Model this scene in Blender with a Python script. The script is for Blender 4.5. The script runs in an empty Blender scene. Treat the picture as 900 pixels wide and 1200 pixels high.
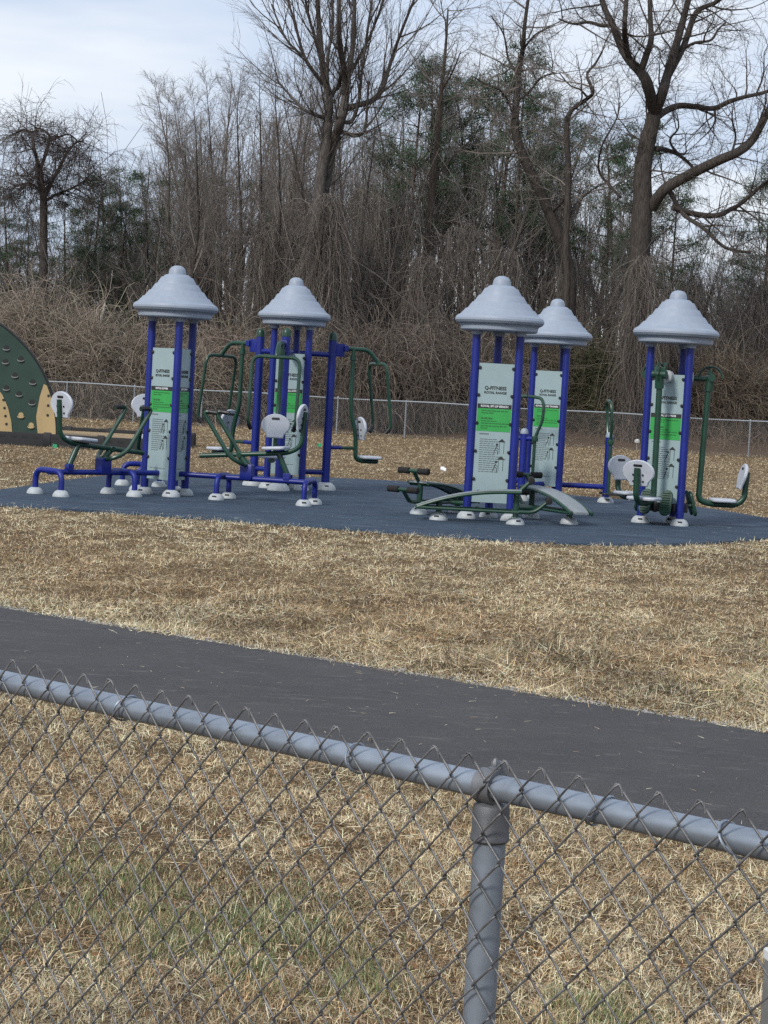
import bpy, math, random
import numpy as np
from mathutils import Vector, Matrix
PI = math.pi
SC = bpy.context.scene
COL = SC.collection
RNG = random.Random(11)
NPR = np.random.default_rng(11)

# ---------------------------------------------------------------- camera
EYE = Vector((0, 0, 1.7))
FPX = 2400.0                      # focal length in photo pixels (900 wide)
ROLL = math.radians(3.2)
PITCH = math.atan(145 * math.cos(ROLL) / FPX)
_R0 = Vector((1, 0, 0)); CF = Vector((0, math.cos(PITCH), -math.sin(PITCH)))
_U0 = Vector((0, math.sin(PITCH), math.cos(PITCH)))
CR = math.cos(ROLL) * _R0 + math.sin(ROLL) * _U0
CU = -math.sin(ROLL) * _R0 + math.cos(ROLL) * _U0

def ray(u, v):
    return (CF * FPX + CR * (u - 450) - CU * (v - 600)).normalized()
def gp(u, v, z=0.0):              # where a photo pixel meets the level z
    d = ray(u, v); t = (z - EYE.z) / d.z
    return EYE + d * t
def at(u, v, y):                  # where a photo pixel is at distance y
    d = ray(u, v); return EYE + d * (y / d.y)
def gxy(u, y):                    # ground x for column u (taken at the horizon) at distance y
    v = 455 + (u - 450) * math.tan(ROLL)
    return at(u, v, y).x

cam = bpy.data.cameras.new('camera'); camo = bpy.data.objects.new('camera', cam); COL.objects.link(camo)
cam.sensor_fit = 'HORIZONTAL'; cam.sensor_width = 36; cam.lens = FPX / 900 * 36
cam.clip_start = 0.1; cam.clip_end = 2000
M = Matrix((CR, CU, -CF)).transposed().to_4x4(); M.translation = EYE
camo.matrix_world = M
SC.camera = camo

# ---------------------------------------------------------------- materials
def new_mat(name):
    m = bpy.data.materials.new(name); m.use_nodes = True
    nt = m.node_tree; b = nt.nodes['Principled BSDF']
    return m, nt, b
def noise(nt, scale, detail=4, rough=.55, coord='Object', stretch=None):
    tc = nt.nodes.new('ShaderNodeTexCoord'); n = nt.nodes.new('ShaderNodeTexNoise')
    n.inputs['Scale'].default_value = scale; n.inputs['Detail'].default_value = detail
    n.inputs['Roughness'].default_value = rough
    if stretch:
        mp = nt.nodes.new('ShaderNodeMapping'); mp.inputs['Scale'].default_value = stretch
        nt.links.new(tc.outputs[coord], mp.inputs['Vector']); nt.links.new(mp.outputs[0], n.inputs['Vector'])
    else:
        nt.links.new(tc.outputs[coord], n.inputs['Vector'])
    return n
def ramp(nt, fac, stops):
    r = nt.nodes.new('ShaderNodeValToRGB')
    el = r.color_ramp.elements
    while len(el) < len(stops): el.new(0.5)
    for e, (p, c) in zip(el, stops):
        e.position = p; e.color = (*c, 1) if len(c) == 3 else c
    nt.links.new(fac, r.inputs[0]); return r
def mixc(nt, fac, a, b, mode='MIX'):
    m = nt.nodes.new('ShaderNodeMix'); m.data_type = 'RGBA'; m.blend_type = mode
    for sock, val in ((m.inputs[0], fac), (m.inputs[6], a), (m.inputs[7], b)):
        if hasattr(val, 'links'): nt.links.new(val, sock)
        elif isinstance(val, (int, float)): sock.default_value = val
        else: sock.default_value = (*val, 1)
    return m.outputs[2]
def bump(nt, b, height, strength=.3, dist=.01):
    n = nt.nodes.new('ShaderNodeBump'); n.inputs['Strength'].default_value = strength; n.inputs['Distance'].default_value = dist
    nt.links.new(height, n.inputs['Height']); nt.links.new(n.outputs[0], b.inputs['Normal'])
def worn(name, c, rough=.5, var=.18, scale=6, metal=0.0, bstr=.05, dirt=None):
    """plain coating with uneven wear"""
    m, nt, b = new_mat(name)
    n = noise(nt, scale, 6, .6)
    lo = tuple(x * (1 - var) for x in c); hi = tuple(min(1, x * (1 + var)) for x in c)
    r = ramp(nt, n.outputs[0], [(.3, lo), (.7, hi)])
    out = r.outputs[0]
    if dirt:
        n2 = noise(nt, scale * 2.3, 8, .7)
        f = ramp(nt, n2.outputs[0], [(.55, (0, 0, 0)), (.75, (.6, .6, .6))])
        out = mixc(nt, f.outputs[0], out, dirt)
    nt.links.new(out, b.inputs['Base Color'])
    rr = ramp(nt, n.outputs[0], [(.3, (rough * .85,) * 3), (.7, (min(1, rough * 1.2),) * 3)])
    nt.links.new(rr.outputs[0], b.inputs['Roughness'])
    b.inputs['Metallic'].default_value = metal
    n3 = noise(nt, scale * 25, 3)
    bump(nt, b, n3.outputs[0], bstr, .003)
    return m
def veg(name, rough=.8, spec=.2, trans=0.0):
    """colour comes from each blade's / twig's own colour attribute"""
    m, nt, b = new_mat(name)
    a = nt.nodes.new('ShaderNodeAttribute'); a.attribute_name = 'Col'
    nt.links.new(a.outputs['Color'], b.inputs['Base Color'])
    b.inputs['Roughness'].default_value = rough
    b.inputs['Specular IOR Level'].default_value = spec
    return m

MT = {}
MT['blue'] = worn('blue_powder_coat', (.003, .013, .19), .45, .2, 3, dirt=(.018, .03, .15))
MT['green'] = worn('dark_green_powder_coat', (.012, .05, .03), .36, .2, 4)
MT['foam'] = worn('black_foam', (.012, .011, .011), .9, .3, 20)
MT['black'] = worn('black_plastic', (.012, .012, .013), .5, .2, 9)
MT['roof'] = worn('grey_roof_plastic', (.275, .32, .385), .5, .03, 2.2, dirt=(.245, .285, .345))
def streak(mat, amt=.8):
    nt = mat.node_tree; b = nt.nodes['Principled BSDF']; src = b.inputs['Base Color'].links[0].from_socket
    n = noise(nt, 6, 6, .65, 'Object', (2.2, 2.2, .35)); r = ramp(nt, n.outputs[0], [(.38, (amt,) * 3), (.62, (1.06, 1.06, 1.06))])
    nt.links.new(mixc(nt, 1.0, src, r.outputs[0], 'MULTIPLY'), b.inputs['Base Color'])
streak(MT['roof'], .985); streak(MT['blue'], .84)
MT['foot'] = worn('pale_foot_cover_plastic', (.42, .455, .465), .5, .12, 14, dirt=(.22, .23, .22))
MT['seat'] = worn('pale_grey_seat_plastic', (.46, .49, .54), .5, .08, 9, dirt=(.36, .38, .41))
MT['panel'] = worn('pale_sign_panel', (.29, .385, .395), .3, .06, 3)
MT['panelgreen'] = worn('sign_green', (.035, .33, .07), .4, .08, 5)
MT['bench'] = worn('grey_bench_board', (.215, .24, .25), .45, .16, 9, dirt=(.14, .16, .16))
MT['ink'] = worn('sign_ink', (.02, .022, .022), .5, .1, 30)
MT['inkmid'] = worn('sign_small_print_ink', (.13, .155, .16), .5, .1, 30)
MT['inkgreen'] = worn('sign_small_print_on_green', (.02, .14, .035), .5, .1, 30)
MT['whiteink'] = worn('sign_white_letters', (.7, .72, .72), .5, .05, 30)
MT['zinc'] = worn('galvanised_tube', (.27, .31, .36), .40, .22, 9, .5, .02, dirt=(.17, .185, .2))
MT['zincdark'] = worn('weathered_cast_zinc', (.16, .165, .175), .5, .25, 30, .5, .2)
MT['wire'] = worn('weathered_galvanised_wire', (.145, .143, .143), .42, .55, 40, .4, .2, dirt=(.035, .03, .026))
MT['wirefar'] = worn('grey_fence_wire', (.11, .11, .11), .6, .2, 3)
MT['pipefar'] = worn('grey_fence_pipe', (.28, .31, .335), .5, .1, 3)
MT['darkpanel'] = worn('dark_green_climbing_panel', (.016, .044, .032), .45, .12, 2)
MT['tan'] = worn('tan_climbing_panel', (.40, .30, .15), .5, .07, 3)
MT['curb'] = worn('black_recycled_plastic_timber', (.018, .018, .02), .65, .3, 5)
MT['whitewood'] = worn('white_painted_post', (.62, .64, .64), .55, .1, 12, dirt=(.3, .3, .28))
MT['greypost'] = worn('grey_metal_post', (.17, .175, .17), .55, .15, 14)
MT['litter'] = worn('white_paper', (.8, .8, .78), .8, .05, 9)
MT['flaggreen'] = worn('green_flag_plastic', (.02, .35, .14), .5, .1, 9)
MT['stake'] = worn('pale_dead_wood', (.45, .42, .36), .8, .2, 9)
MT['veg'] = veg('dry_grass_blades', .75, .25)
MT['bark'] = veg('bark_and_twigs', .9, .1)
MT['needles'] = veg('pine_needles', .7, .2)

def bark_mat():
    m, nt, b = new_mat('furrowed_bark')
    a = nt.nodes.new('ShaderNodeAttribute'); a.attribute_name = 'Col'
    n = noise(nt, 5, 8, .65, 'Object', (4, 4, .7))
    r = ramp(nt, n.outputs[0], [(.32, (.35, .35, .35)), (.65, (1.25, 1.25, 1.25))])
    nt.links.new(mixc(nt, 1.0, a.outputs['Color'], r.outputs[0], 'MULTIPLY'), b.inputs['Base Color'])
    b.inputs['Roughness'].default_value = .92; b.inputs['Specular IOR Level'].default_value = .1
    bump(nt, b, n.outputs[0], .8, .06)
    return m
MT['trunk'] = bark_mat()

def ground_mat():
    m, nt, b = new_mat('dry_winter_turf')
    tc = nt.nodes.new('ShaderNodeTexCoord')
    big = noise(nt, .35, 5, .6); mid = noise(nt, 2.2, 6, .65); fine = noise(nt, 60, 4, .7)
    c1 = ramp(nt, mid.outputs[0], [(.3, (.105, .073, .042)), (.52, (.19, .137, .08)), (.72, (.29, .222, .125))])
    c2 = ramp(nt, big.outputs[0], [(.35, (.8, .74, .68)), (.65, (1.15, 1.12, 1.05))])
    c = mixc(nt, 1.0, c1.outputs[0], c2.outputs[0], 'MULTIPLY')
    f = ramp(nt, fine.outputs[0], [(.3, (.45, .45, .45)), (.7, (1.4, 1.4, 1.4))])
    c = mixc(nt, 1.0, c, f.outputs[0], 'MULTIPLY')
    # beyond the far fence the turf gives way to leaf litter
    sep = nt.nodes.new('ShaderNodeSeparateXYZ'); nt.links.new(tc.outputs['Object'], sep.inputs[0])
    ad = nt.nodes.new('ShaderNodeMath'); ad.operation = 'MULTIPLY_ADD'; ad.inputs[1].default_value = 6; nt.links.new(mid.outputs[0], ad.inputs[0]); nt.links.new(sep.outputs['Y'], ad.inputs[2])
    mr = nt.nodes.new('ShaderNodeMapRange'); mr.inputs[1].default_value = 75; mr.inputs[2].default_value = 79; nt.links.new(ad.outputs[0], mr.inputs[0])
    lf = noise(nt, 9, 8, .75)
    lc = ramp(nt, lf.outputs[0], [(.3, (.045, .03, .02)), (.5, (.12, .08, .052)), (.72, (.22, .155, .10))])
    c = mixc(nt, mr.outputs[0], c, lc.outputs[0])
    nt.links.new(c, b.inputs['Base Color']); b.inputs['Roughness'].default_value = .95
    b.inputs['Specular IOR Level'].default_value = .1
    bump(nt, b, fine.outputs[0], .8, .03)
    return m
MT['ground'] = ground_mat()

def asphalt_mat():
    m, nt, b = new_mat('fresh_asphalt')
    fine = noise(nt, 160, 3, .7); mid = noise(nt, 1.3, 6, .65, 'Object', (1, 1, 1)); sc = noise(nt, 9, 8, .8, 'Object', (.5, 1.6, 1))
    c = ramp(nt, fine.outputs[0], [(.3, (.024, .0228, .0224)), (.55, (.052, .049, .0475)), (.78, (.15, .143, .137))])
    k = ramp(nt, mid.outputs[0], [(.35, (.85, .85, .87)), (.65, (1.18, 1.16, 1.14))])
    c = mixc(nt, 1.0, c.outputs[0], k.outputs[0], 'MULTIPLY')
    s = ramp(nt, sc.outputs[0], [(.55, (0, 0, 0)), (.68, (.6, .6, .6))])
    c = mixc(nt, s.outputs[0], c, (.15, .145, .135))
    nt.links.new(c, b.inputs['Base Color']); b.inputs['Roughness'].default_value = .85
    bump(nt, b, fine.outputs[0], .6, .006)
    return m
MT['asphalt'] = asphalt_mat()

def rubber_mat():
    m, nt, b = new_mat('blue_poured_rubber')
    fine = noise(nt, 55, 3, .75); mid = noise(nt, 1.6, 6, .65); st = noise(nt, 4, 8, .75, 'Object', (.35, 1.6, 1))
    c = ramp(nt, fine.outputs[0], [(.34, (.008, .017, .030)), (.52, (.020, .042, .072)), (.72, (.050, .092, .145))])
    k = ramp(nt, mid.outputs[0], [(.35, (.72, .75, .78)), (.65, (1.3, 1.27, 1.24))])
    c = mixc(nt, 1.0, c.outputs[0], k.outputs[0], 'MULTIPLY')
    s = ramp(nt, st.outputs[0], [(.54, (0, 0, 0)), (.66, (.55, .55, .55))])
    c = mixc(nt, s.outputs[0], c, (.13, .16, .19))
    nt.links.new(c, b.inputs['Base Color']); b.inputs['Roughness'].default_value = .85
    bump(nt, b, fine.outputs[0], .7, .01)
    return m
MT['rubber'] = rubber_mat()

def mulch_mat():
    m, nt, b = new_mat('wood_chip_mulch')
    n = noise(nt, 18, 6, .75)
    c = ramp(nt, n.outputs[0], [(.3, (.16, .10, .05)), (.5, (.38, .27, .14)), (.7, (.58, .44, .26))])
    nt.links.new(c.outputs[0], b.inputs['Base Color']); b.inputs['Roughness'].default_value = .9
    bump(nt, b, n.outputs[0], 1, .05)
    return m
MT['mulch'] = mulch_mat()

# ---------------------------------------------------------------- mesh helpers
class MB:
    def __init__(s, mtx=None):
        s.v = []; s.f = []; s.mi = []; s.cur = 0; s.m = mtx or Matrix()
    def add(s, vs, fs):
        o = len(s.v); s.v += [s.m @ Vector(v) for v in vs]; s.f += [tuple(i + o for i in f) for f in fs]; s.mi += [s.cur] * len(fs)
    def tube(s, pts, r, n=10, cap=True, closed=False):
        pts = [Vector(p) for p in pts]; N = len(pts)
        rs = r if isinstance(r, (list, tuple)) else [r] * N
        vs = []; ref = None
        for i, p in enumerate(pts):
            if closed: t = pts[(i + 1) % N] - pts[i - 1]
            else: t = pts[min(i + 1, N - 1)] - pts[max(i - 1, 0)]
            if t.length < 1e-9: t = Vector((0, 0, 1))
            t.normalize()
            if ref is None:
                ref = t.cross(Vector((0, 0, 1)) if abs(t.z) < .9 else Vector((1, 0, 0))).normalized()
            ref = (ref - t * ref.dot(t))
            ref = ref.normalized() if ref.length > 1e-6 else t.orthogonal().normalized()
            b = t.cross(ref)
            for k in range(n):
                a = 2 * PI * k / n
                vs.append(p + (ref * math.cos(a) + b * math.sin(a)) * rs[i])
        fs = []
        for i in range(N if closed else N - 1):
            j = (i + 1) % N
            for k in range(n):
                fs.append((i * n + k, i * n + (k + 1) % n, j * n + (k + 1) % n, j * n + k))
        if cap and not closed:
            fs.append(tuple(reversed(range(n)))); fs.append(tuple((N - 1) * n + k for k in range(n)))
        s.add(vs, fs)
    def cyl(s, a, b, r, n=14): s.tube([a, b], r, n)
    def lathe(s, prof, c=(0, 0, 0), n=24, M=None):
        M = M or Matrix(); c = Vector(c); vs = []; P = len(prof)
        for r, z in prof:
            for k in range(n):
                a = 2 * PI * k / n
                vs.append(c + M @ Vector((r * math.cos(a), r * math.sin(a), z)))
        fs = [(i * n + k, i * n + (k + 1) % n, (i + 1) * n + (k + 1) % n, (i + 1) * n + k) for i in range(P - 1) for k in range(n)]
        fs.append(tuple(reversed(range(n)))); fs.append(tuple((P - 1) * n + k for k in range(n)))
        s.add(vs, fs)
    def slab(s, outline, th, M=None, e=.01):
        """outline in local xy, thickness along z from 0 to th, softened rim"""
        M = M or Matrix(); n = len(outline)
        cx = sum(p[0] for p in outline) / n; cy = sum(p[1] for p in outline) / n
        rmx = max(math.hypot(p[0] - cx, p[1] - cy) for p in outline)
        k = max(.0, 1 - e / rmx)
        rings = [(k, 0), (1, e), (1, th - e), (k, th)] if e > 0 else [(1, 0), (1, th)]
        vs = []
        for q, z in rings:
            for x, y in outline: vs.append(M @ Vector((cx + (x - cx) * q, cy + (y - cy) * q, z)))
        R = len(rings)
        fs = [(i * n + j, i * n + (j + 1) % n, (i + 1) * n + (j + 1) % n, (i + 1) * n + j) for i in range(R - 1) for j in range(n)]
        fs.append(tuple(reversed(range(n)))); fs.append(tuple((R - 1) * n + j for j in range(n)))
        s.add(vs, fs)
    def box(s, c, d, M=None, e=None):
        x, y, z = (q / 2 for q in d); c = Vector(c)
        e = min(d) * .12 if e is None else e
        T = Matrix.Translation(c) @ (M or Matrix()) @ Matrix.Translation((0, 0, -z))
        s.slab([(-x, -y), (x, -y), (x, y), (-x, y)], d[2], T, e)
    def build(s, name, mat, parent=None, ang=35):
        me = bpy.data.meshes.new(name); me.from_pydata([tuple(v) for v in s.v], [], s.f); me.update()
        import bmesh as _b
        bm = _b.new(); bm.from_mesh(me); _b.ops.recalc_face_normals(bm, faces=bm.faces); bm.to_mesh(me); bm.free()
        for p in me.polygons: p.use_smooth = True
        me.set_sharp_from_angle(angle=math.radians(ang))
        for q in (mat if isinstance(mat, (list, tuple)) else [mat]): me.materials.append(q)
        if any(s.mi): me.polygons.foreach_set('material_index', s.mi)
        return link(name, me, parent)
def link(name, data, parent=None):
    o = bpy.data.objects.new(name, data); COL.objects.link(o)
    if parent: o.parent = parent
    return o
def tag(o, label=None, cat=None, group=None, kind=None):
    if label: o['label'] = label
    if cat: o['category'] = cat
    if group: o['group'] = group
    if kind: o['kind'] = kind
    return o
def empty(name, loc=(0, 0, 0), rz=0.0, parent=None):
    o = link(name, None, parent); o.location = loc; o.rotation_euler = (0, 0, rz); o.empty_display_size = .2
    return o
def copy_tree(o, parent=None):
    c = o.copy(); COL.objects.link(c); c.parent = parent
    for ch in list(o.children): copy_tree(ch, c)
    return c
def rz(a): return Matrix.Rotation(a, 4, 'Z')
def bend(pts, rad, k=5):
    """round the corners of a polyline"""
    pts = [Vector(p) for p in pts]; out = [pts[0]]
    for i in range(1, len(pts) - 1):
        a, p, b = pts[i - 1], pts[i], pts[i + 1]
        r = min(rad, (a - p).length * .48, (b - p).length * .48)
        s, e = p + (a - p).normalized() * r, p + (b - p).normalized() * r
        for j in range(k + 1):
            t = j / k; out.append(s * (1 - t) ** 2 + p * 2 * t * (1 - t) + e * t * t)
    out.append(pts[-1]); return out
def roundrect(w, h, r, k=4):
    o = []
    for cx, cy, a0 in ((w / 2 - r, h / 2 - r, 0), (-w / 2 + r, h / 2 - r, 90), (-w / 2 + r, -h / 2 + r, 180), (w / 2 - r, -h / 2 + r, 270)):
        for j in range(k + 1):
            a = math.radians(a0 + 90 * j / k); o.append((cx + r * math.cos(a), cy + r * math.sin(a)))
    return o
def np_mesh(name, V, F, C, mat, parent=None, smooth=False):
    """V (n,3), F (m,4) quads, C (n,3) colour per vertex"""
    me = bpy.data.meshes.new(name); nv, nf = len(V), len(F); k = F.shape[1]
    me.vertices.add(nv); me.vertices.foreach_set('co', V.astype(np.float32).ravel())
    me.loops.add(nf * k); me.loops.foreach_set('vertex_index', F.astype(np.int32).ravel())
    me.polygons.add(nf); me.polygons.foreach_set('loop_start', np.arange(0, nf * k, k, dtype=np.int32))
    if smooth: me.polygons.foreach_set('use_smooth', np.ones(nf, dtype=bool))
    me.update(calc_edges=True)
    if C is not None:
        a = me.color_attributes.new('Col', 'FLOAT_COLOR', 'POINT')
        a.data.foreach_set('color', np.hstack([C, np.ones((nv, 1))]).astype(np.float32).ravel())
    me.materials.append(mat)
    return link(name, me, parent)
def seg_geo(A, B, ra, rb, c, k=3):
    """prisms from A to B (numpy arrays)"""
    A = np.asarray(A, float); B = np.asarray(B, float); n = len(A)
    ra = np.broadcast_to(np.asarray(ra, float), (n,)); rb = np.broadcast_to(np.asarray(rb, float), (n,))
    t = B - A; t /= np.maximum(np.linalg.norm(t, axis=1, keepdims=True), 1e-9)
    up = np.where(np.abs(t[:, 2:3]) < .9, np.array([[0, 0, 1.]]), np.array([[1., 0, 0]]))
    s = np.cross(t, up); s /= np.linalg.norm(s, axis=1, keepdims=True); b = np.cross(t, s)
    V = np.zeros((n, 2 * k, 3))
    for j in range(k):
        a = 2 * PI * j / k; d = s * math.cos(a) + b * math.sin(a)
        V[:, j] = A + d * ra[:, None]; V[:, k + j] = B + d * rb[:, None]
    base = (np.arange(n) * 2 * k)[:, None]
    F = np.concatenate([base + np.array([[j, (j + 1) % k, k + (j + 1) % k, k + j]]) for j in range(k)], axis=0)
    C = np.repeat(np.asarray(c, float), 2 * k, axis=0)
    return V.reshape(-1, 3), F, C
def join_geo(gs):
    V, F, C = [], [], []; o = 0
    for v, f, c in gs:
        V.append(v); F.append(f + o); C.append(c); o += len(v)
    return np.vstack(V), np.vstack(F), np.vstack(C)
_text = {}
def text_mesh(s, size, bold=False):
    k = (s, size)
    if k not in _text:
        cu = bpy.data.curves.new('letters', 'FONT'); cu.body = s; cu.size = size; cu.align_x = 'CENTER'; cu.align_y = 'CENTER'
        cu.extrude = .0012; cu.resolution_u = 3; cu.offset = size * .03
        o = bpy.data.objects.new('letters', cu); COL.objects.link(o)
        dg = bpy.context.evaluated_depsgraph_get()
        me = bpy.data.meshes.new_from_object(o.evaluated_get(dg)); me.name = 'letters'
        bpy.data.objects.remove(o); bpy.data.curves.remove(cu)
        _text[k] = me
    return _text[k]
# ---------------------------------------------------------------- terrain, path, pad
def smooth(a, b, x):
    t = np.clip((x - a) / (b - a), 0, 1); return t * t * (3 - 2 * t)
def H(x, y):
    """height of the terrain: flat park, a low wooded bank past the far fence"""
    x = np.asarray(x, float); y = np.asarray(y, float)
    h = smooth(76, 96, y) * (1.9 + .35 * np.sin(x * .31 + 1) + .25 * np.sin(x * .13 + y * .11)) + smooth(100, 300, y) * 5
    return h + smooth(76, 80, y) * .12 * np.sin(x * 1.1 + y * .7)
xs = np.concatenate([np.linspace(-400, -45, 14), np.linspace(-40, 40, 81), np.linspace(45, 400, 14)])
ys = np.concatenate([np.linspace(-30, 74, 40), np.linspace(75, 140, 66), np.linspace(150, 700, 24)])
X, Y = np.meshgrid(xs, ys); Z = H(X, Y)
nx, ny = len(xs), len(ys)
idx = np.arange(nx * ny).reshape(ny, nx)
Fq = np.stack([idx[:-1, :-1], idx[:-1, 1:], idx[1:, 1:], idx[1:, :-1]], -1).reshape(-1, 4)
tag(np_mesh('ground', np.stack([X, Y, Z], -1).reshape(-1, 3), Fq, None, MT['ground'], smooth=True), kind='structure')

# asphalt path, straight, a few centimetres proud of the turf
pf0, pf1, pn0, pn1 = gp(0, 717), gp(900, 859), gp(0, 806), gp(900, 993)
dirp = ((pf1 - pf0).normalized() + (pn1 - pn0).normalized()).normalized()
nrm = Vector((-dirp.y, dirp.x, 0))
if nrm.y < 0: nrm = -nrm
cf = (pf0 + pf1).dot(nrm) / 2; cn = (pn0 + pn1).dot(nrm) / 2
def path_coord(x, y): return x * nrm.x + y * nrm.y     # distance across the path
m = MB(); n = 140; vs = []; fs = []
for i in range(n + 1):
    s = -50 + 100 * i / n
    wob = .018 * math.sin(s * 2.1) + .014 * math.sin(s * 5.3 + 1)
    wob2 = .018 * math.sin(s * 1.7 + 2) + .014 * math.sin(s * 4.3)
    for c, z in ((cn - .05 + wob, -.05), (cn + wob, .018), ((cn + cf) / 2, .032), (cf + wob2, .018), (cf + .05 + wob2, -.05)):
        p = dirp * s + nrm * c; vs.append((p.x, p.y, z))
for i in range(n):
    for j in range(4): fs.append((i * 5 + j, i * 5 + j + 1, i * 5 + j + 6, i * 5 + j + 5))
m.add(vs, fs)
tag(m.build('path', MT['asphalt']), kind='structure')

PADZ = .03
pad_px = [(-70, 586), (0, 593.5), (60, 598), (130, 602), (200, 607), (300, 614.5), (380, 620), (450, 625.5), (540, 632), (620, 637), (700, 640), (780, 640),
          (850, 637), (905, 632), (960, 624), (965, 618), (900, 609), (819, 596), (740, 588), (680, 583), (620, 577), (560, 571), (480, 566), (400, 562), (320, 559), (232, 556), (150, 557.5), (88, 563), (0, 576)]
pad = [gp(u, v) for u, v in pad_px]
def closed_spline(P, k=5):
    out = []; N = len(P)
    for i in range(N):
        a, b, c, d = P[i - 1], P[i], P[(i + 1) % N], P[(i + 2) % N]
        for j in range(k):
            t = j / k
            out.append(.5 * ((2 * b) + (c - a) * t + (2 * a - 5 * b + 4 * c - d) * t * t + (3 * b - a - 3 * c + d) * t ** 3))
    return out
padc = closed_spline(pad)
m = MB(); m.slab([(p.x, p.y) for p in padc], PADZ + .05, Matrix.Translation((0, 0, -.05)), .02)
tag(m.build('rubber_pad', MT['rubber']), kind='structure')
pad_poly = np.array([(p.x, p.y) for p in padc])
def in_poly(x, y, P):
    c = np.zeros(len(x), bool); j = len(P) - 1
    for i in range(len(P)):
        xi, yi = P[i]; xj, yj = P[j]
        k = ((yi > y) != (yj > y)) & (x < (xj - xi) * (y - yi) / (yj - yi + 1e-12) + xi)
        c ^= k; j = i
    return c
def dist_poly(x, y, P):
    d = np.full(len(x), 1e9); 
    for i in range(len(P)):
        a = P[i - 1]; b = P[i]; ab = b - a; L = (ab ** 2).sum() + 1e-12
        t = np.clip(((x - a[0]) * ab[0] + (y - a[1]) * ab[1]) / L, 0, 1)
        d = np.minimum(d, np.hypot(x - a[0] - t * ab[0], y - a[1] - t * ab[1]))
    return d

# ---------------------------------------------------------------- fitness stations
RT = .335                                   # post circle; sides of the triangle .58 m
FACES = [math.radians(a) for a in (270, 30, 150)]
def dome(m, x, y, r=.14, h=.105):
    r *= .92; h *= .92
    m.cur = 0
    m.lathe([(r, 0), (r * .985, h * .22), (r * .9, h * .5), (r * .72, h * .8), (r * .5, h * .97), (r * .3, h)], (x, y, 0), 20)
    m.cur = 1
    a = -PI / 2 + (x * 7 + y * 3) % .8 - .3
    T = Matrix.Translation((x + math.cos(a) * r * .86, y + math.sin(a) * r * .86, h * .55)) @ rz(a) @ Matrix.Rotation(math.radians(-40), 4, 'Y')
    m.box(T.translation, (.015, .06, .022), T.to_3x3().to_4x4(), .003)
    m.cur = 0
FOOTM = [MT['foot'], MT['black']]
def face_mtx(a, dist=RT * .5):
    n = Vector((math.cos(a), math.sin(a), 0)); X_ = Vector((0, 0, 1)).cross(n)
    M_ = Matrix((X_, Vector((0, 0, 1)), n)).transposed().to_4x4(); M_.translation = n * dist
    return M_
def letters(name, s, size, mat, M_, parent):
    o = link(name, text_mesh(s, size), parent); o.matrix_local = M_
    if not o.data.materials: o.data.materials.append(mat)
    return o
PROTO = {}
def sign_panel(root, a, header, seed):
    rg = random.Random(seed)
    M_ = face_mtx(a); T = Matrix.Translation
    m = MB(M_); w = .47
    m.cur = 0; m.slab([(-w / 2, .22), (w / 2, .22), (w / 2, 2.06), (-w / 2, 2.06)], .012, None, .003)
    m.cur = 1
    for z in (2.0, 1.64, 1.27, .90, .53):
        for sx in (-1, 1): m.lathe([(.022, .0), (.022, .02), (.014, .026)], (sx * (w / 2 - .012), z, .008), 10)
    p = m.build('sign_panel', [MT['panel'], MT['black']], root)
    letters('title_lettering', 'Q-FITNESS', .062, MT['ink'], M_ @ T((0, 1.735, .0145)), p)
    letters('title_lettering', 'ROYAL RANGE', .044, MT['ink'], M_ @ T((0, 1.675, .0145)), p)
    m = MB(M_); m.box((0, 1.495, .0135), (w - .02, .058, .003), None, 0); m.build('header_bar', MT['ink'], p)
    letters('header_lettering', header, .037, MT['whiteink'], M_ @ T((0, 1.495, .0162)), p)
    m = MB(M_); m.box((0, 1.315, .0135), (w - .02, .30, .003), None, 0); m.build('green_field', MT['panelgreen'], p)
    m = MB(M_)
    for y, x0, x1 in ((1.435, -.17, .16), (1.405, -.17, -.03), (1.335, -.17, -.06), (1.30, -.17, .02), (1.27, -.17, .17), (1.235, -.17, .17), (1.205, -.17, -.10)):
        x = x0
        while x < x1:
            L = rg.uniform(.02, .055); m.box((x + L / 2, y, .0158), (L, .013 if y != 1.335 else .024, .002), None, 0); x += L + .009
    m.build('small_print', MT['inkgreen'], p)
    m = MB(M_)
    m.box((-.12, 1.13, .0133), (.13, .016, .002), None, 0)
    y = 1.06
    while y > .62:
        x = -.17; x1 = rg.choice((.02, .05, .06, .03, -.03)) if not .80 < y < .86 else .14
        while x < x1:
            L = rg.uniform(.02, .06); m.box((x + L / 2, y, .0133), (L, .0105, .002), None, 0); x += L + .009
        y -= .0285
    for k in range(5): m.box((-.15 + k * .065, .38, .0133), (.055, .009, .002), None, 0)
    m.build('small_print', MT['inkmid'], p)
    for y0 in (.93, .70):
        m = MB(M_)
        def stroke(pts, r=.003): m.tube([(x, y0 + y, .0135) for x, y in pts], r, 5)
        bx_ = .125
        stroke([(bx_ - .03, -.05), (bx_ - .03, .1)]); stroke([(bx_ + .03, -.05), (bx_ + .03, .1)])
        m.add([(bx_ - .05, y0 + .1, .0145), (bx_ + .05, y0 + .1, .0145), (bx_, y0 + .145, .0145)], [(0, 1, 2)])
        stroke([(.02, -.06), (.04, .0), (.055, .04)], .004); stroke([(.055, .04), (.085, .0)]); stroke([(.04, 0), (.075, -.015), (.075, -.065)], .004)
        m.lathe([(.016, 0), (.016, .002)], (.062, y0 + .066, .0135), 10)
        m.build('exercise_diagram', MT['ink'], p)
    return p
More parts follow.
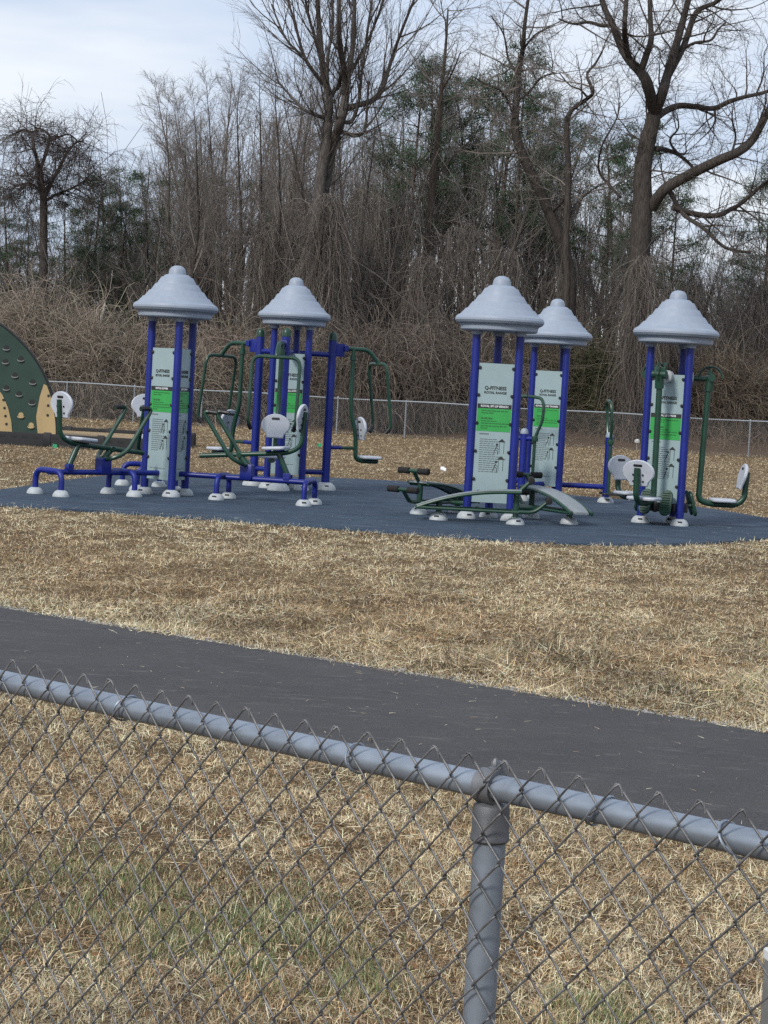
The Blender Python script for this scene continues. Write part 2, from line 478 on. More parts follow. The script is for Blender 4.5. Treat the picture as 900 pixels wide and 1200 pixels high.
ROOF_PROF = [(.05, 2.485), (.50, 2.485), (.515, 2.50), (.52, 2.545), (.535, 2.565), (.575, 2.585), (.597, 2.615), (.597, 2.64), (.58, 2.672), (.548, 2.692), (0.532, 2.698), (0.465, 2.773), (0.463, 2.775), (0.442, 2.7769999999999997), (0.441, 2.78), (0.383, 2.8600000000000003), (0.381, 2.862), (0.36, 2.864), (0.359, 2.867), (0.302, 2.954), (0.3, 2.956), (0.279, 2.9579999999999997), (0.278, 2.961), (0.223, 3.0500000000000003), (0.221, 3.052), (0.2, 3.054), (0.199, 3.057), (0.162, 3.087), (0.145, 3.091), (0.124, 3.094), (0.121, 3.125), (0.11, 3.165), (0.088, 3.195), (0.05, 3.214), (0.02, 3.219)]
def tower(name, label, u, ydist, phi, headers):
    p = gp(u, 600); x = gxy(u, ydist)
    root = empty(name, (x, ydist, PADZ), phi)
    tag(root, label, 'fitness station', 'outdoor fitness towers with pointed grey roofs')
    for k in range(3):
        a = math.radians(90 + 120 * k); px, py = RT * math.cos(a), RT * math.sin(a)
        if 'post%d' % k not in PROTO:
            m = MB(); m.tube([(px, py, .05), (px, py, 2.44)], .055, 18); m.cur = 1; m.lathe([(.075, 2.43), (.078, 2.445), (.078, 2.487)], (px, py, 0), 16)
            o = m.build('post', [MT['blue'], MT['roof']]); m = MB(); dome(m, px, py); m.build('foot_cover', FOOTM, o)
            PROTO['post%d' % k] = o; o.parent = root
        else: copy_tree(PROTO['post%d' % k], root)
    if 'roof' not in PROTO:
        m = MB(); m.lathe(ROOF_PROF, (0, 0, 0), 56); PROTO['roof'] = m.build('roof', MT['roof'], root, 16)
    else: copy_tree(PROTO['roof'], root)
    for k, a in enumerate(FACES):
        sign_panel(root, a, headers, k + int(u))
    return root
def fan_back(M_, name, parent, slot=True):
    """shield-shaped backrest: broad rounded top, narrow foot; local x across, y up, z towards the sitter"""
    pts = [(-.13, -.17), (.13, -.17), (.145, -.12)]
    for j in range(13):
        a = math.radians(-14 + 208 * j / 12)
        pts.append((.232 * math.cos(a), .02 + .17 * math.sin(a) if math.sin(a) > 0 else .02 + .2 * math.sin(a)))
    pts.append((-.145, -.12))
    m = MB(M_); m.cur = 0; m.slab(pts, .045, None, .014)
    m.cur = 1
    for z in (-.003, .043): m.slab(roundrect(.13, .035, .015), .006, Matrix.Translation((0, .115, z)), .001)
    for sx in (-1, 1):
        for y in (-.01, -.10): m.lathe([(.013, 0), (.013, .012)], (sx * .07, y, -.012), 8)
    return m.build(name, [MT['seat'], MT['black']], parent)
def seat_slab(M_, parent, w=.40, d=.34):
    m = MB(M_); m.slab(roundrect(d, w, .06), .045, None, .013); return m.build('seat', MT['seat'], parent)
def basis(o, x, y, z):
    M_ = Matrix((Vector(x), Vector(y), Vector(z))).transposed().to_4x4(); M_.translation = Vector(o); return M_
def G(pts, r, M_, bd=.1, n=10, mat='green', name='', parent=None, m=None):
    m = m or MB(M_); m.tube(bend(pts, bd), r, n); return m

def rower(root, a):
    A = rz(a) @ Matrix.Scale(.968, 4, (1, 0, 0))
    m = MB(A); m.tube([(.12, 0, .31), (2.16, 0, .31)], .038, 12)
    for x in (.85, 2.15): m.tube(bend([(x, -.28, .05), (x, -.28, .33), (x, .28, .33), (x, .28, .05)], .14), .04, 12)
    m.box((1.2, 0, .40), (.17, .15, .22)); m.box((1.8, 0, .37), (.09, .09, .1))
    fr = m.build('rowing_machine', MT['blue'], root)
    for x in (.85, 2.15):
        for y in (-.28, .28):
            m = MB(A); dome(m, x, y, .125, .095); m.build('foot_cover', FOOTM, fr)
    m = MB(A)
    m.tube(bend([(.48, 0, .585), (1.80, 0, .70), (1.99, 0, .80), (2.03, 0, 1.28)], .16, 7), .034, 12)
    m.tube([(1.8, 0, .41), (1.66, 0, .69)], .042, 12)
    m.tube([(1.2, 0, .5), (1.08, 0, .62)], .045, 12); m.tube([(1.08, -.06, .63), (1.08, .06, .63)], .04, 12)
    m.build('seat_lever', MT['green'], fr)
    m = MB(A)
    m.tube(bend([(.80, -.27, 1.20), (.58, -.27, 1.22), (1.02, -.27, .60), (1.2, -.16, .50), (1.2, .16, .50), (1.02, .27, .60), (.58, .27, 1.22), (.80, .27, 1.20)], .12, 6), .031, 10)
    m.build('handlebar', MT['green'], fr)
    for s in (-1, 1):
        m = MB(A); m.tube([(.80, s * .27, 1.20), (.66, s * .27, 1.213)], .032, 10)
        m.build('grip', MT['black'], fr)
    seat_slab(A @ Matrix.Translation((1.62, 0, .735)) @ Matrix.Rotation(math.radians(-4), 4, 'Y'), fr)
    fan_back(A @ basis((2.0, 0, 1.2), (0, -1, 0), (.12, 0, .99), (-.99, 0, .12)), 'backrest', fr)
def pulldown(root, a):
    A = rz(a)
    m = MB(A); m.tube([(.12, 0, .27), (.70, 0, .27)], .04, 12); m.tube([(.12, 0, 2.08), (.70, 0, 2.08)], .04, 12)
    m.tube([(.70, 0, .04), (.70, 0, 2.33)], .07, 18)
    m.box((.83, 0, 2.16), (.16, .05, .2)); m.box((.93, 0, 2.19), (.07, .12, .09))
    m.cur = 1; m.lathe([(.073, 2.30), (.073, 2.36), (.06, 2.40), (.03, 2.425)], (.70, 0, 0), 18)
    m.cur = 0; m.tube([(.72, 0, .66), (.95, 0, .66)], .03, 10)
    fr = m.build('pull_down_machine', [MT['blue'], MT['green']], root)
    m = MB(A); dome(m, .70, 0, .2, .13); m.build('foot_cover', FOOTM, fr)
    m = MB(A)
    m.tube([(.95, 0, .66), (1.18, 0, .66)], .026, 10)
    m.tube(bend([(.93, 0, 2.19), (1.36, 0, 2.19), (1.52, 0, 2.02), (1.53, 0, 1.99)], .14, 6), .034, 12)
    m.tube(bend([(1.08, 0, 2.19), (1.09, 0, 1.22), (1.2, 0, .90), (1.22, 0, .50), (1.34, 0, .47), (1.62, 0, .47)], .16, 7), .038, 12)
    m.tube([(1.08, 0, 2.1), (1.08, 0, 2.02)], .055, 12)
    m.build('hanging_arm', MT['green'], fr)
    m = MB(A)
    m.tube(bend([(1.60, -.34, .92), (1.67, -.38, 1.02), (1.60, -.38, 1.5), (1.53, -.38, 1.98), (1.53, .38, 1.98), (1.60, .38, 1.5), (1.67, .38, 1.02), (1.60, .34, .92)], .14, 6), .028, 10)
    m.build('pull_handle', MT['green'], fr)
    for s in (-1, 1):
        m = MB(A); m.tube([(1.60, s * .34, .92), (1.655, s * .372, 1.0)], .034, 10)
        m.build('grip', MT['black'], fr)
    seat_slab(A @ Matrix.Translation((1.47, 0, .505)), fr)
    fan_back(A @ basis((1.265, 0, .96), (0, 1, 0), (-.1, 0, .99), (.99, 0, .1)), 'backrest', fr)
def crosstrainer(root, a):
    A = rz(a)
    m = MB(A); m.tube([(.12, 0, .25), (.98, 0, .25)], .042, 12); m.tube([(.98, 0, .04), (.98, 0, 1.06)], .062, 16)
    m.tube([(.98, -.17, .98), (.98, .17, .98)], .034, 12); m.cur = 1; m.lathe([(.065, 1.05), (.065, 1.08), (.05, 1.12), (.02, 1.135)], (.98, 0, 0), 16)
    fr = m.build('cross_trainer', [MT['blue'], MT['roof']], root)
    m = MB(A); dome(m, .98, 0, .15, .1); m.build('foot_cover', FOOTM, fr)
    for s in (-1, 1):
        m = MB(A)
        m.tube(bend([(.99, s * .19, .16), (.98, s * .19, 1.0), (.97, s * .30, 1.27), (.95, s * .30, 1.52), (.93, s * .24, 1.62), (.92, s * .0 + s * .02, 1.64)], .1, 6), .026, 10)
        m.lathe([(.05, -.04), (.055, 0), (.05, .04)], (.98, s * .19, .98), 14)
        m.build('swing_lever', MT['green'], fr)
        m = MB(A); m.slab(roundrect(.32, .14, .04), .03, Matrix.Translation((1.05, s * .19, .13)), .008); m.build('foot_plate', MT['black'], fr)
def swingseat(root, a):
    A = rz(a)
    m = MB(A)
    m.tube([(.1, 0, 2.03), (.52, 0, 2.03)], .036, 12)
    m.tube([(.52, 0, 2.03), (.50, 0, 1.86)], .062, 14); m.tube([(.52, -.1, 2.05), (.52, .1, 2.05)], .055, 14)
    m.tube(bend([(.50, 0, 1.95), (.46, 0, .36), (.62, 0, .31), (.98, 0, .31), (1.1, 0, .40), (1.12, 0, .78)], .16, 7), .042, 12)
    m.tube([(.52 + .17 * math.cos(t), 0, 2.03 + .17 * math.sin(t)) for t in np.linspace(.1, PI, 14)], .015, 8)
    m.box((.50, 0, 2.12), (.05, .16, .06)); m.box((.50, .07, 2.17), (.04, .03, .09))
    m.cur = 1; m.tube([(.18, 0, 2.03), (.27, 0, 2.03)], .085, 18)
    fr = m.build('swing_seat', [MT['green'], MT['foot']], root)
    seat_slab(A @ Matrix.Translation((.80, 0, .345)), fr, .42, .34)
    fan_back(A @ basis((1.075, 0, .70), (0, -1, 0), (.22, 0, .975), (-.975, 0, .22)), 'backrest', fr)
    for s in (-1, 1):
        m = MB(A)
        Mp = basis((.34, s * .15, .30), (0, 1, 0), (-.28, 0, .96), (.96, 0, .28))
        m.slab([(x * .0 + x, y) for x, y in roundrect(.17, .36, .08)], .04, Mp, .012)
        for k in range(9): m.box(Mp @ Vector((0, -.13 + k * .033, .043)), (.012, .12, .010), Matrix.Identity(4), .002)
        m.tube([(.14, s * .15, .22), (.34, s * .15, .28)], .028, 8)
        m.build('foot_pedal', MT['green'], fr)
    m = MB(A); m.box((.2, 0, .24), (.16, .5, .12)); m.build('pedal_housing', MT['black'], fr)

D2 = math.radians
A_ = tower('fitness_station', 'leftmost fitness tower, with rowing machines on blue beams around it', 202, 28.8, D2(-43), 'ROYAL ROWER')
for a in FACES: rower(A_, a)
D_ = tower('fitness_station', 'fitness tower ringed by three tall domed blue posts with hanging pull-down handles', 341, 32.4, D2(-6.5), 'ROYAL PULL DOWN'); D_.scale = (.96, .96, 1.035)
for a in FACES: pulldown(D_, a)
B_ = tower('fitness_station', 'plain fitness tower standing between three curved sit-up benches', 580.5, 27.5, D2(-3.3), 'ROYAL SIT-UP BENCH'); B_.scale = (1, 1, 1.01)
C_ = tower('fitness_station', 'fitness tower half hidden behind the bench tower, with short blue posts carrying green swing levers', 647, 33.6, D2(-29), 'ROYAL CROSS TRAINER'); C_.scale = (1, 1, 1.02)
for a in FACES: crosstrainer(C_, a)
E_ = tower('fitness_station', 'fitness tower with swinging seats on long green poles and green foot pedals, rightmost tower', 787, 28.6, D2(-29), 'ROYAL LEG PRESS'); E_.scale = (1, 1, 1.01)
for a in FACES: swingseat(E_, a)

# three sit-up benches round tower B
def make_bench():
    root = empty('sit_up_bench'); OY = -.88
    def zt(x):                                       # board height along its length
        t = (x + .95) / 1.37; return .17 + .27 * (1 - (1 - min(max(t, 0), 1)) ** 2.2) if t < .8 else .4322 + .012 * (t - .8) / .2
    N = 22; vs = []; fs = []
    for i in range(N + 1):
        x = -.95 + 1.37 * i / N; z = zt(x); w = .14 * (1 - .25 * max(0, 1 - i / 4) ** 2)
        for y, dz in ((-w, -.022), (-w, 0), (-w + .015, .008), (w - .015, .008), (w, 0), (w, -.022)): vs.append((x, OY + y, z + dz))
    for i in range(N):
        for j in range(6): fs.append((i * 6 + j, i * 6 + (j + 1) % 6, (i + 1) * 6 + (j + 1) % 6, (i + 1) * 6 + j))
    fs.append(tuple(range(6))); fs.append(tuple(N * 6 + j for j in range(6)))
    m = MB(); m.add(vs, fs); m.build('board', MT['bench'], root)
    m = MB()
    for s in (-1, 1):
        m.tube([(x, OY + s * .16, zt(x) - .02) for x in np.linspace(-.95, .42, 18)], .022, 8)
        m.tube(bend([(-.95, OY + s * .16, .17), (-.9, OY + s * .16, .16), (.40, OY + s * .16, .165)], .05), .022, 8)
    m.tube(bend([(.30, OY, .165), (.60, OY, .165), (.78, OY, .33)], .1), .028, 10)
    m.tube([(.36, OY, .05), (.36, OY, .44)], .04, 12); m.tube([(.36, OY, .40), (.54, OY, .58)], .028, 10)
    m.tube([(-.64, OY, .05), (-.64, OY, .27)], .04, 12)
    for x in (-.64, .36): m.tube([(x, OY - .16, .163), (x, OY + .16, .163)], .02, 8)
    m.tube([(.36, OY - .16, .40), (.36, OY + .16, .40)], .02, 8)
    m.tube([(-.15, OY + .2, .165), (-.15, OY + .5, .165)], .03, 8)
    m.build('frame', MT['green'], root)
    for x, z in ((.54, .585), (.78, .335)):
        m = MB(); m.cur = 1; m.tube([(x, OY - .08, z), (x, OY + .08, z)], .026, 12); m.cur = 0
        for s in (-1, 1): m.tube([(x, OY + s * .07, z), (x, OY + s * .075, z), (x, OY + s * .235, z), (x, OY + s * .24, z)], [.03, .044, .044, .032], 14)
        m.build('foam_roller', [MT['foam'], MT['green']], root)
    for x in (-.64, .36):
        m = MB(); dome(m, x, OY, .135, .1); m.build('foot_cover', FOOTM, root)
    return root
bench = make_bench()
for k, lab in enumerate(('curved pale sit-up bench across the front of the middle tower', 'curved sit-up bench whose pale board slopes down to the right of the middle tower', 'sit-up bench left of the middle tower with black foam rollers pointing at the camera')):
    b = bench if k == 0 else copy_tree(bench)
    b.location = B_.location; b.rotation_euler = (0, 0, B_.rotation_euler.z + k * 2 * PI / 3)
    tag(b, lab, 'bench', 'sit-up benches around the middle tower')
# central bracket under tower B
# ---------------------------------------------------------------- climbing panel and its mulch bed
YB = 45.0
cb0 = at(-60, 524, YB); cb1x = gxy(205, YB)
root = empty('climbing_panel', (gxy(-79, 46.3), 46.3, .05), D2(0))
tag(root, 'dark green half-round climbing panel with tan flashes and bolted holds', 'climbing panel')
Rr = 2.9
def arcpt(t, r=Rr): return (r * math.cos(t), r * math.sin(t))
upM = basis((0, 0, .12), (1, 0, 0), (0, 0, 1), (0, -1, 0))
NA = 48
m = MB(upM); pts = [arcpt(PI * i / NA) for i in range(NA + 1)]
m.slab(pts, .05, None, .0); m.build('panel', MT['darkpanel'], root)
m = MB(upM); m.tube([(x, y, .025) for x, y in pts], .035, 8); m.tube([(-Rr, 0, .025), (Rr, 0, .025)], .03, 8); m.build('rim', MT['black'], root)
for s in (1, -1):
    # outer flash hugging the rim
    out = [arcpt(math.radians(a), Rr - .04) for a in np.linspace(.5, 24, 10)]
    inn = [(Rr - .42 - .02, .02), (Rr - .50, .45), (Rr - .44, .9), (Rr - .36, 1.2)]
    m = MB(upM); m.slab([(s * x, y) for x, y in (out + inn[::-1])], .02, Matrix.Translation((0, 0, .05)), .004)
    m.build('tan_flash', MT['tan'], root)
m = MB(upM)
o2 = [(1.88, .02), (1.85, .3), (1.76, .62), (1.62, .9), (1.47, 1.08)]
o2 = o2 + [(-x, y) for x, y in o2[::-1]]
m.slab([o2[0]] + o2[1:], .02, Matrix.Translation((0, 0, .05)), .004); m.build('tan_flash', MT['tan'], root)
for i in range(4):
    for hx, hy in ((2.66, .5 + .22 * i), (-2.66, .5 + .22 * i), (1.74 - .03 * i, .25 + .18 * i), (-1.74 + .03 * i, .25 + .18 * i)):
        m = MB(upM); m.lathe([(.03, 0), (.03, .012)], (hx, hy, .068), 10); m.build('bolt', MT['black'], root)
def hold(x, y, light):
    m = MB(upM @ Matrix.Translation((x, y, .05))); k = 12
    m.tube([(.075 * math.cos(t), .04 * math.sin(t) - .01, .012 + .02 * max(0, -math.sin(t))) for t in np.linspace(PI, 2 * PI, 12)], [.006 + .010 * math.sin(q) for q in np.linspace(0, PI, 12)], 7)
    m.cur = 1; m.lathe([(.062, 0), (.058, .006)], (0, .012, 0), 14)
    m.build('climbing_hold', [MT['tan'] if light else MT['greypost'], MT['black'] if not light else MT['tan']], root)
for u, v, l in ((8, 408, 0), (25, 421, 0), (7, 424, 0), (18, 440, 0), (39, 448, 0), (8, 455, 0), (23, 462, 0), (38, 472, 0), (25, 487, 1), (37, 499, 1), (-30, 400, 0), (-60, 420, 0), (-45, 440, 0), (-100, 410, 0), (-130, 440, 0), (-150, 420, 0), (-90, 450, 0)):
    q = at(u, v, 46.3); hold(q.x - root.location.x, q.z - root.location.z - .12, l)
# border of plastic timbers
fx0, fx1 = gxy(-190, YB), gxy(186, YB)
root = empty('play_border', ((fx0 + fx1) / 2, YB, 0)); tag(root, 'black plastic timber border around the tan wood chip bed', 'border')
def timbers(p, q, n):
    p, q = Vector(p), Vector(q)
    for i in range(n):
        a = p + (q - p) * (i / n); b = p + (q - p) * ((i + 1) / n); d = (b - a); L = d.length
        Mx = Matrix.Translation((a + b) / 2 - root.location) @ rz(math.atan2(d.y, d.x))
        m = MB(Mx); m.box((0, 0, .145), (L - .02, .12, .29), None, .02)
        m.box((L / 2 - .03, 0, .16), (.16, .15, .32), None, .02)
        m.cur = 1
        for k in range(4):
            for s in (-1, 1): m.box((-L * .36 + k * L * .21, s * .0601, .2), (L * .11, .006, .05), None, .001)
        m.build('timber', [MT['curb'], MT['black']], root)
YB2 = 51.5
timbers((fx0, YB, 0), (fx1, YB, 0), 6); timbers((fx1, YB, 0), (fx1 + .2, YB2, 0), 5); timbers((fx0, YB2, 0), (fx1 + .2, YB2, 0), 7); timbers((fx0, YB, 0), (fx0, YB2, 0), 5)
m = MB(); m.slab([(fx0 + .06, YB + .06), (fx1 - .06, YB + .06), (fx1 + .1, YB2 - .06), (fx0 + .06, YB2 - .06)], .2, None, 0)
tag(m.build('mulch_bed', MT['mulch']), kind='structure')

# ---------------------------------------------------------------- small things on the grass
def flag(u, v, lab):
    p = gp(u, v + 6); r = empty('marker_flag', p); tag(r, lab, 'marker flag', None)
    m = MB(); m.tube([(0, 0, 0), (.01, 0, .22)], .006, 6); m.build('stem', MT['wirefar'], r)
    m = MB(); m.slab([(0, .21), (.085, .195), (.08, .13), (.0, .12)], .008, basis((.01, 0, 0), (1, 0, 0), (0, 0, 1), (0, -1, 0)), .002); m.build('pennant', MT['flaggreen'], r)
flag(61, 526, 'small green marker flag in front of the black play border')
flag(372, 523, 'small green marker flag in the dry grass behind the pull-down tower')
m = MB(); pp = gp(519, 553); m.slab([(-.06, -.04), (.05, -.06), (.065, .03), (0, .06), (-.06, .045)], .03, Matrix.Translation(pp + Vector((0, 0, .05))) @ Matrix.Rotation(.7, 4, 'X') @ Matrix.Rotation(.3, 4, 'Y'), .004)
tag(m.build('paper_scrap', MT['litter']), 'scrap of white paper lying in the dry grass behind the sit-up benches', 'litter')
p = gp(746, 528); r = empty('garden_light', p); tag(r, 'little stake light with a white knob beside the far fence, left of the rightmost tower', 'light')
m = MB(); m.tube([(0, 0, 0), (0, 0, .26)], .02, 8); m.build('stem', MT['stake'], r)
m = MB(); m.lathe([(.03, .24), (.085, .27), (.10, .32), (.085, .38), (.03, .41)], (0, 0, 0), 14); m.build('knob', MT['litter'], r)
# ---------------------------------------------------------------- near chain-link fence
RZ = 1.2
f0, f1 = gp(0, 797.5, RZ), gp(900, 992, RZ)
ft = (f1 - f0).normalized(); fn = Vector((-ft.y, ft.x, 0))
if fn.dot(EYE - f0) < 0: fn = -fn          # towards the camera
fn.z = 0
L01 = (f1 - f0).length
PK = L01 / 24.4                              # spacing of the peaks
pc = gp(574, 797.5 + 194.5 * 574 / 900, RZ); s_post = (pc - f0).dot(ft)
FM = basis((f0.x, f0.y, 0), ft, fn, (0, 0, 1))   # local: x along, y towards camera, z up
nf = empty('chain_link_fence', (f0 + ft * s_post).to_3d() * Vector((1, 1, 0)) if False else (f0.x + ft.x * s_post, f0.y + ft.y * s_post, 0))
tag(nf, 'galvanised chain-link fence with tubular top rail in the foreground', 'fence')
FL = Matrix.Translation(-nf.location) @ FM
RS0, RS1 = s_post - 3.05, s_post + 3.05
RR = .0170
m = MB(FL); m.tube([(RS0 - .15 + (RS1 - RS0 + .3) * i / 40, 0, RZ) for i in range(41)], RR, 22); m.build('top_rail', MT['zinc'], nf)
for k, s in enumerate((s_post, RS0, RS1)):
    m = MB(FL); m.tube([(s, -.006, -.3), (s, -.006, 1.15)], .0210, 22)
    po = m.build('post', MT['zinc'], nf)
    m = MB(FL)
    m.lathe([(.0232, 1.128), (.0256, 1.131), (.0252, 1.136), (.0245, 1.139), (.0242, 1.168), (.0228, 1.176), (.018, 1.179)], (s, -.006, 0), 24)
    # band that carries the rail
    pr = [(math.cos(t), math.sin(t)) for t in np.linspace(0, 2 * PI, 25)[:-1]]
    vs = []; fs = []
    for (x, r) in ((-.0135, RR + .0006), (-.0135, RR + .0058), (.0135, RR + .0058), (.0135, RR + .0006)):
        for c, q in pr: vs.append((s + x, c * r, RZ + q * r))
    for i in range(4):
        for j in range(24): fs.append((i * 24 + j, i * 24 + (j + 1) % 24, ((i + 1) % 4) * 24 + (j + 1) % 24, ((i + 1) % 4) * 24 + j))
    m.add(vs, fs)
    m.tube([(s, -.004, 1.172), (s, -.002, 1.19)], [.014, .012], 12)
    m.tube([(s, -RR - .004, RZ + .004), (s, -RR - .004, RZ + .006), (s, -.012, RZ + RR + .012)], [.008, .009, .007], 10)
    m.lathe([(.0085, .0), (.0085, .004), (.0055, .006), (.0055, .011), (.002, .016)], (s + .002, -.006, RZ + RR + .003), 8)
    m.build('rail_cap', MT['zincdark'], po)
# woven mesh: each picket is a flattened spiral hooked round its neighbours
WR = .00155; DV = .0655; HP = PK / 2
ztop = RZ + RR + .0235; rows = int((ztop - .03) / (DV / 2))
yc = RR + .0055                                # mesh hangs on the camera side of the rail
mesh = MB(FL); m0 = int(math.floor((RS0 - .1) / HP)); m1 = int(math.ceil((RS1 + .1) / HP))
rg = random.Random(3)
for c in range(m0, m1):
    jit = rg.uniform(-.0012, .0012)
    pts = []
    for k in range(rows + 1):
        right = (c + k) % 2 != 0
        x = (c + 1) * HP - .0002 + WR * .7 if right else c * HP - WR * .7 + .0002
        z = ztop - k * DV / 2 + rg.uniform(-.0007, .0007); x += jit + rg.uniform(-.0008, .0008)
        # arriving on one side of the mesh plane, leaving on the other
        dep = .0030
        e = -1 if right else 1
        if k == 0:
            if right:      # end of a rising wire: hooked over the peak
                pts += [(x + .006, yc - dep * .5, z - .012), (x + .0045, yc - .001, z - .004), (x + .001, yc + .0005, z + .0015), (x - .004, yc + dep, z - .003)]
            else:
                pts += [(x - .004, yc + dep * .8, z - .004), (x - .0005, yc + dep * .5, z + .002), (x + .002, yc, z + .001), (x + .006, yc - dep, z - .006)]
        else:
            sgn = 1 if right else -1
            # incoming run from above: right extreme arrives along "\" (rear), left extreme along "/" (front)
            yin = yc - dep if right else yc + dep
            yout = -yin + 2 * yc
            pts += [(x - sgn * .0042, yin, z + .0047), (x - sgn * .0008, yc + (yin - yc) * .55, z + .0016), (x - sgn * .0008, yc + (yout - yc) * .55, z - .0016), (x - sgn * .0042, yout, z - .0047)]
    mesh.tube(pts, WR, 6)
mesh.build('wire_mesh', MT['wire'], nf, 60)
def tie(u, v, tilt):
    q = gp(u, v, RZ); s = (q - f0).dot(ft)
    m = MB(FL); r = RR + .0022
    pts = [(s + tilt * math.sin(t) * .012 + .0028 * t / 6.28, math.cos(t) * (r + (.0075 if math.cos(t) > .2 else 0)), RZ + math.sin(t) * r) for t in np.linspace(-.9, 2 * PI - .2, 26)]
    m.tube(pts, .0017, 6); m.build('tie_wire', MT['zinc'], nf)
for u, v, t in ((155, 829, .6), (430, 887, -.5), (718, 947, .9), (874, 980, -1.2)): tie(u, v, t)

# pale-topped square post at the right edge, just behind the mesh
p = at(926, 1122, 3.3)
r = empty('marker_post', (p.x, p.y, 0), D2(12)); tag(r, 'grey square post with a white top just behind the mesh at the lower right edge', 'post')
m = MB(); m.box((0, 0, p.z / 2 - .15), (.062, .062, p.z + .3 - .012), None, .003); m.build('shaft', MT['greypost'], r)
m = MB(); m.box((0, 0, p.z - .002), (.066, .066, .022), None, .004); m.build('top_cap', MT['whitewood'], r)

# ---------------------------------------------------------------- far chain-link fence
ya, yb = 73.5, 71.5
def ffy(x): return 72.6 - .045 * x
xs_ = [-24 + 2.42 * i for i in range(21)]
# line the posts up with the photo: one stands at column 477
sh = gxy(477, ffy(.8)); sh = (sh - xs_[10]) % 2.42; xs_ = [x + sh for x in xs_]
ff = empty('chain_link_fence', (0, ffy(0), 0)); tag(ff, 'low grey chain-link fence along the foot of the woods', 'fence')
FH = 1.27
for i, x in enumerate(xs_):
    m = MB(Matrix.Translation(-ff.location)); y = ffy(x); m.tube([(x, y, -.1), (x, y, FH + .02)], .03, 8); m.lathe([(.034, FH), (.03, FH + .04), (.01, FH + .06)], (x, y, 0), 8)
    m.build('post', MT['pipefar'], ff)
m = MB(Matrix.Translation(-ff.location)); m.tube([(x, ffy(x), FH + .02 * math.sin(x)) for x in np.linspace(xs_[0], xs_[-1], 60)], .024, 8); m.build('top_rail', MT['pipefar'], ff)
nx_ = int((xs_[-1] - xs_[0]) / .07); a = xs_[0] + np.arange(nx_) * .07
A1 = np.stack([a, ffy(a) - .03, np.full(nx_, .02)], -1); h_ = FH
B1 = np.stack([a + h_ * .8, ffy(a + h_ * .8) - .03, np.full(nx_, h_)], -1)
B2 = np.stack([a - h_ * .8, ffy(a - h_ * .8) - .035, np.full(nx_, h_)], -1)
V, F, C = join_geo([seg_geo(A1, B1, .0042, .0042, np.full((nx_, 3), .1)), seg_geo(A1, B2, .0042, .0042, np.full((nx_, 3), .1))])
V -= np.array(ff.location); np_mesh('wire_mesh', V, F, None, MT['wirefar'], ff)
# ---------------------------------------------------------------- dry grass
class VNoise:
    def __init__(s, seed): s.g = np.random.default_rng(seed).random((256, 256))
    def __call__(s, x, y):
        xi = np.floor(x).astype(int); yi = np.floor(y).astype(int); fx = x - xi; fy = y - yi
        fx = fx * fx * (3 - 2 * fx); fy = fy * fy * (3 - 2 * fy); g = s.g; a = lambda i, j: g[(xi + i) % 256, (yi + j) % 256]
        return (a(0, 0) * (1 - fx) + a(1, 0) * fx) * (1 - fy) + (a(0, 1) * (1 - fx) + a(1, 1) * fx) * fy
    def fbm(s, x, y, o=4):
        v = 0; w = 0; A = 1
        for k in range(o): v = v + A * s(x * 2 ** k + 17 * k, y * 2 ** k + 9 * k); w += A; A *= .55
        return v / w
N1, N2, N3 = VNoise(1), VNoise(2), VNoise(3)
def ribbons(P, az, lean, L, W, curl, C, nseg=2):
    """curved blades: P (n,3) roots; lean from vertical; curl adds lean towards the tip"""
    n = len(P); d = np.stack([np.cos(az), np.sin(az), np.zeros(n)], -1); side = np.stack([-np.sin(az), np.cos(az), np.zeros(n)], -1)
    tw = NPR.uniform(-.9, .9, n)[:, None]
    side = side * np.cos(tw) + np.array([0, 0, 1.]) * np.sin(tw)
    V = np.zeros((n, 2 * (nseg + 1), 3)); p = P.copy()
    for i in range(nseg + 1):
        wd = (W * (1 - .75 * (i / nseg) ** 1.5))[:, None] * .5
        V[:, 2 * i] = p - side * wd; V[:, 2 * i + 1] = p + side * wd
        a = (lean + curl * (i + .5) / nseg)[:, None]
        p = p + (d * np.sin(a) + np.array([0, 0, 1.]) * np.cos(a)) * (L / nseg)[:, None]
        p[:, 2] = np.maximum(p[:, 2], P[:, 2] + .002)
    k = 2 * (nseg + 1); base = (np.arange(n) * k)[:, None]
    F = np.concatenate([base + np.array([[2 * i, 2 * i + 1, 2 * i + 3, 2 * i + 2]]) for i in range(nseg)], 0)
    return V.reshape(-1, 3), F, np.repeat(C, k, 0)
PAL = np.array([(.88, .76, .51), (.68, .53, .31), (.34, .24, .135), (.46, .41, .31), (.155, .205, .085), (.42, .25, .12), (.06, .045, .033)])
def pick(wts):
    """wts (n,k) weights -> palette colour per blade, with its own brightness"""
    c = np.cumsum(wts / wts.sum(1, keepdims=True), 1); r = NPR.random(len(wts))[:, None]
    k = (r > c).sum(1); n = len(wts)
    return np.clip(PAL[k] * NPR.uniform(.5, 1.5, (n, 1)) * NPR.uniform(.93, 1.07, (n, 3)), 0, 1)
def screen_pts(n, dv0, dv1, du, power=1.0):
    dv = dv0 + (dv1 - dv0) * NPR.random(n) ** power
    y = 1.7 * FPX / dv; x = NPR.uniform(-du, du, n) / FPX * y
    return x, y
green_blobs = [(gp(u, v), r) for u, v, r in ((10, 1005, .16), (75, 1035, .30), (120, 1050, .3), (215, 1085, .3), (290, 1095, .28), (330, 1075, .22), (345, 1120, .25), (10, 1080, .2), (700, 1195, .14), (410, 1150, .16))]
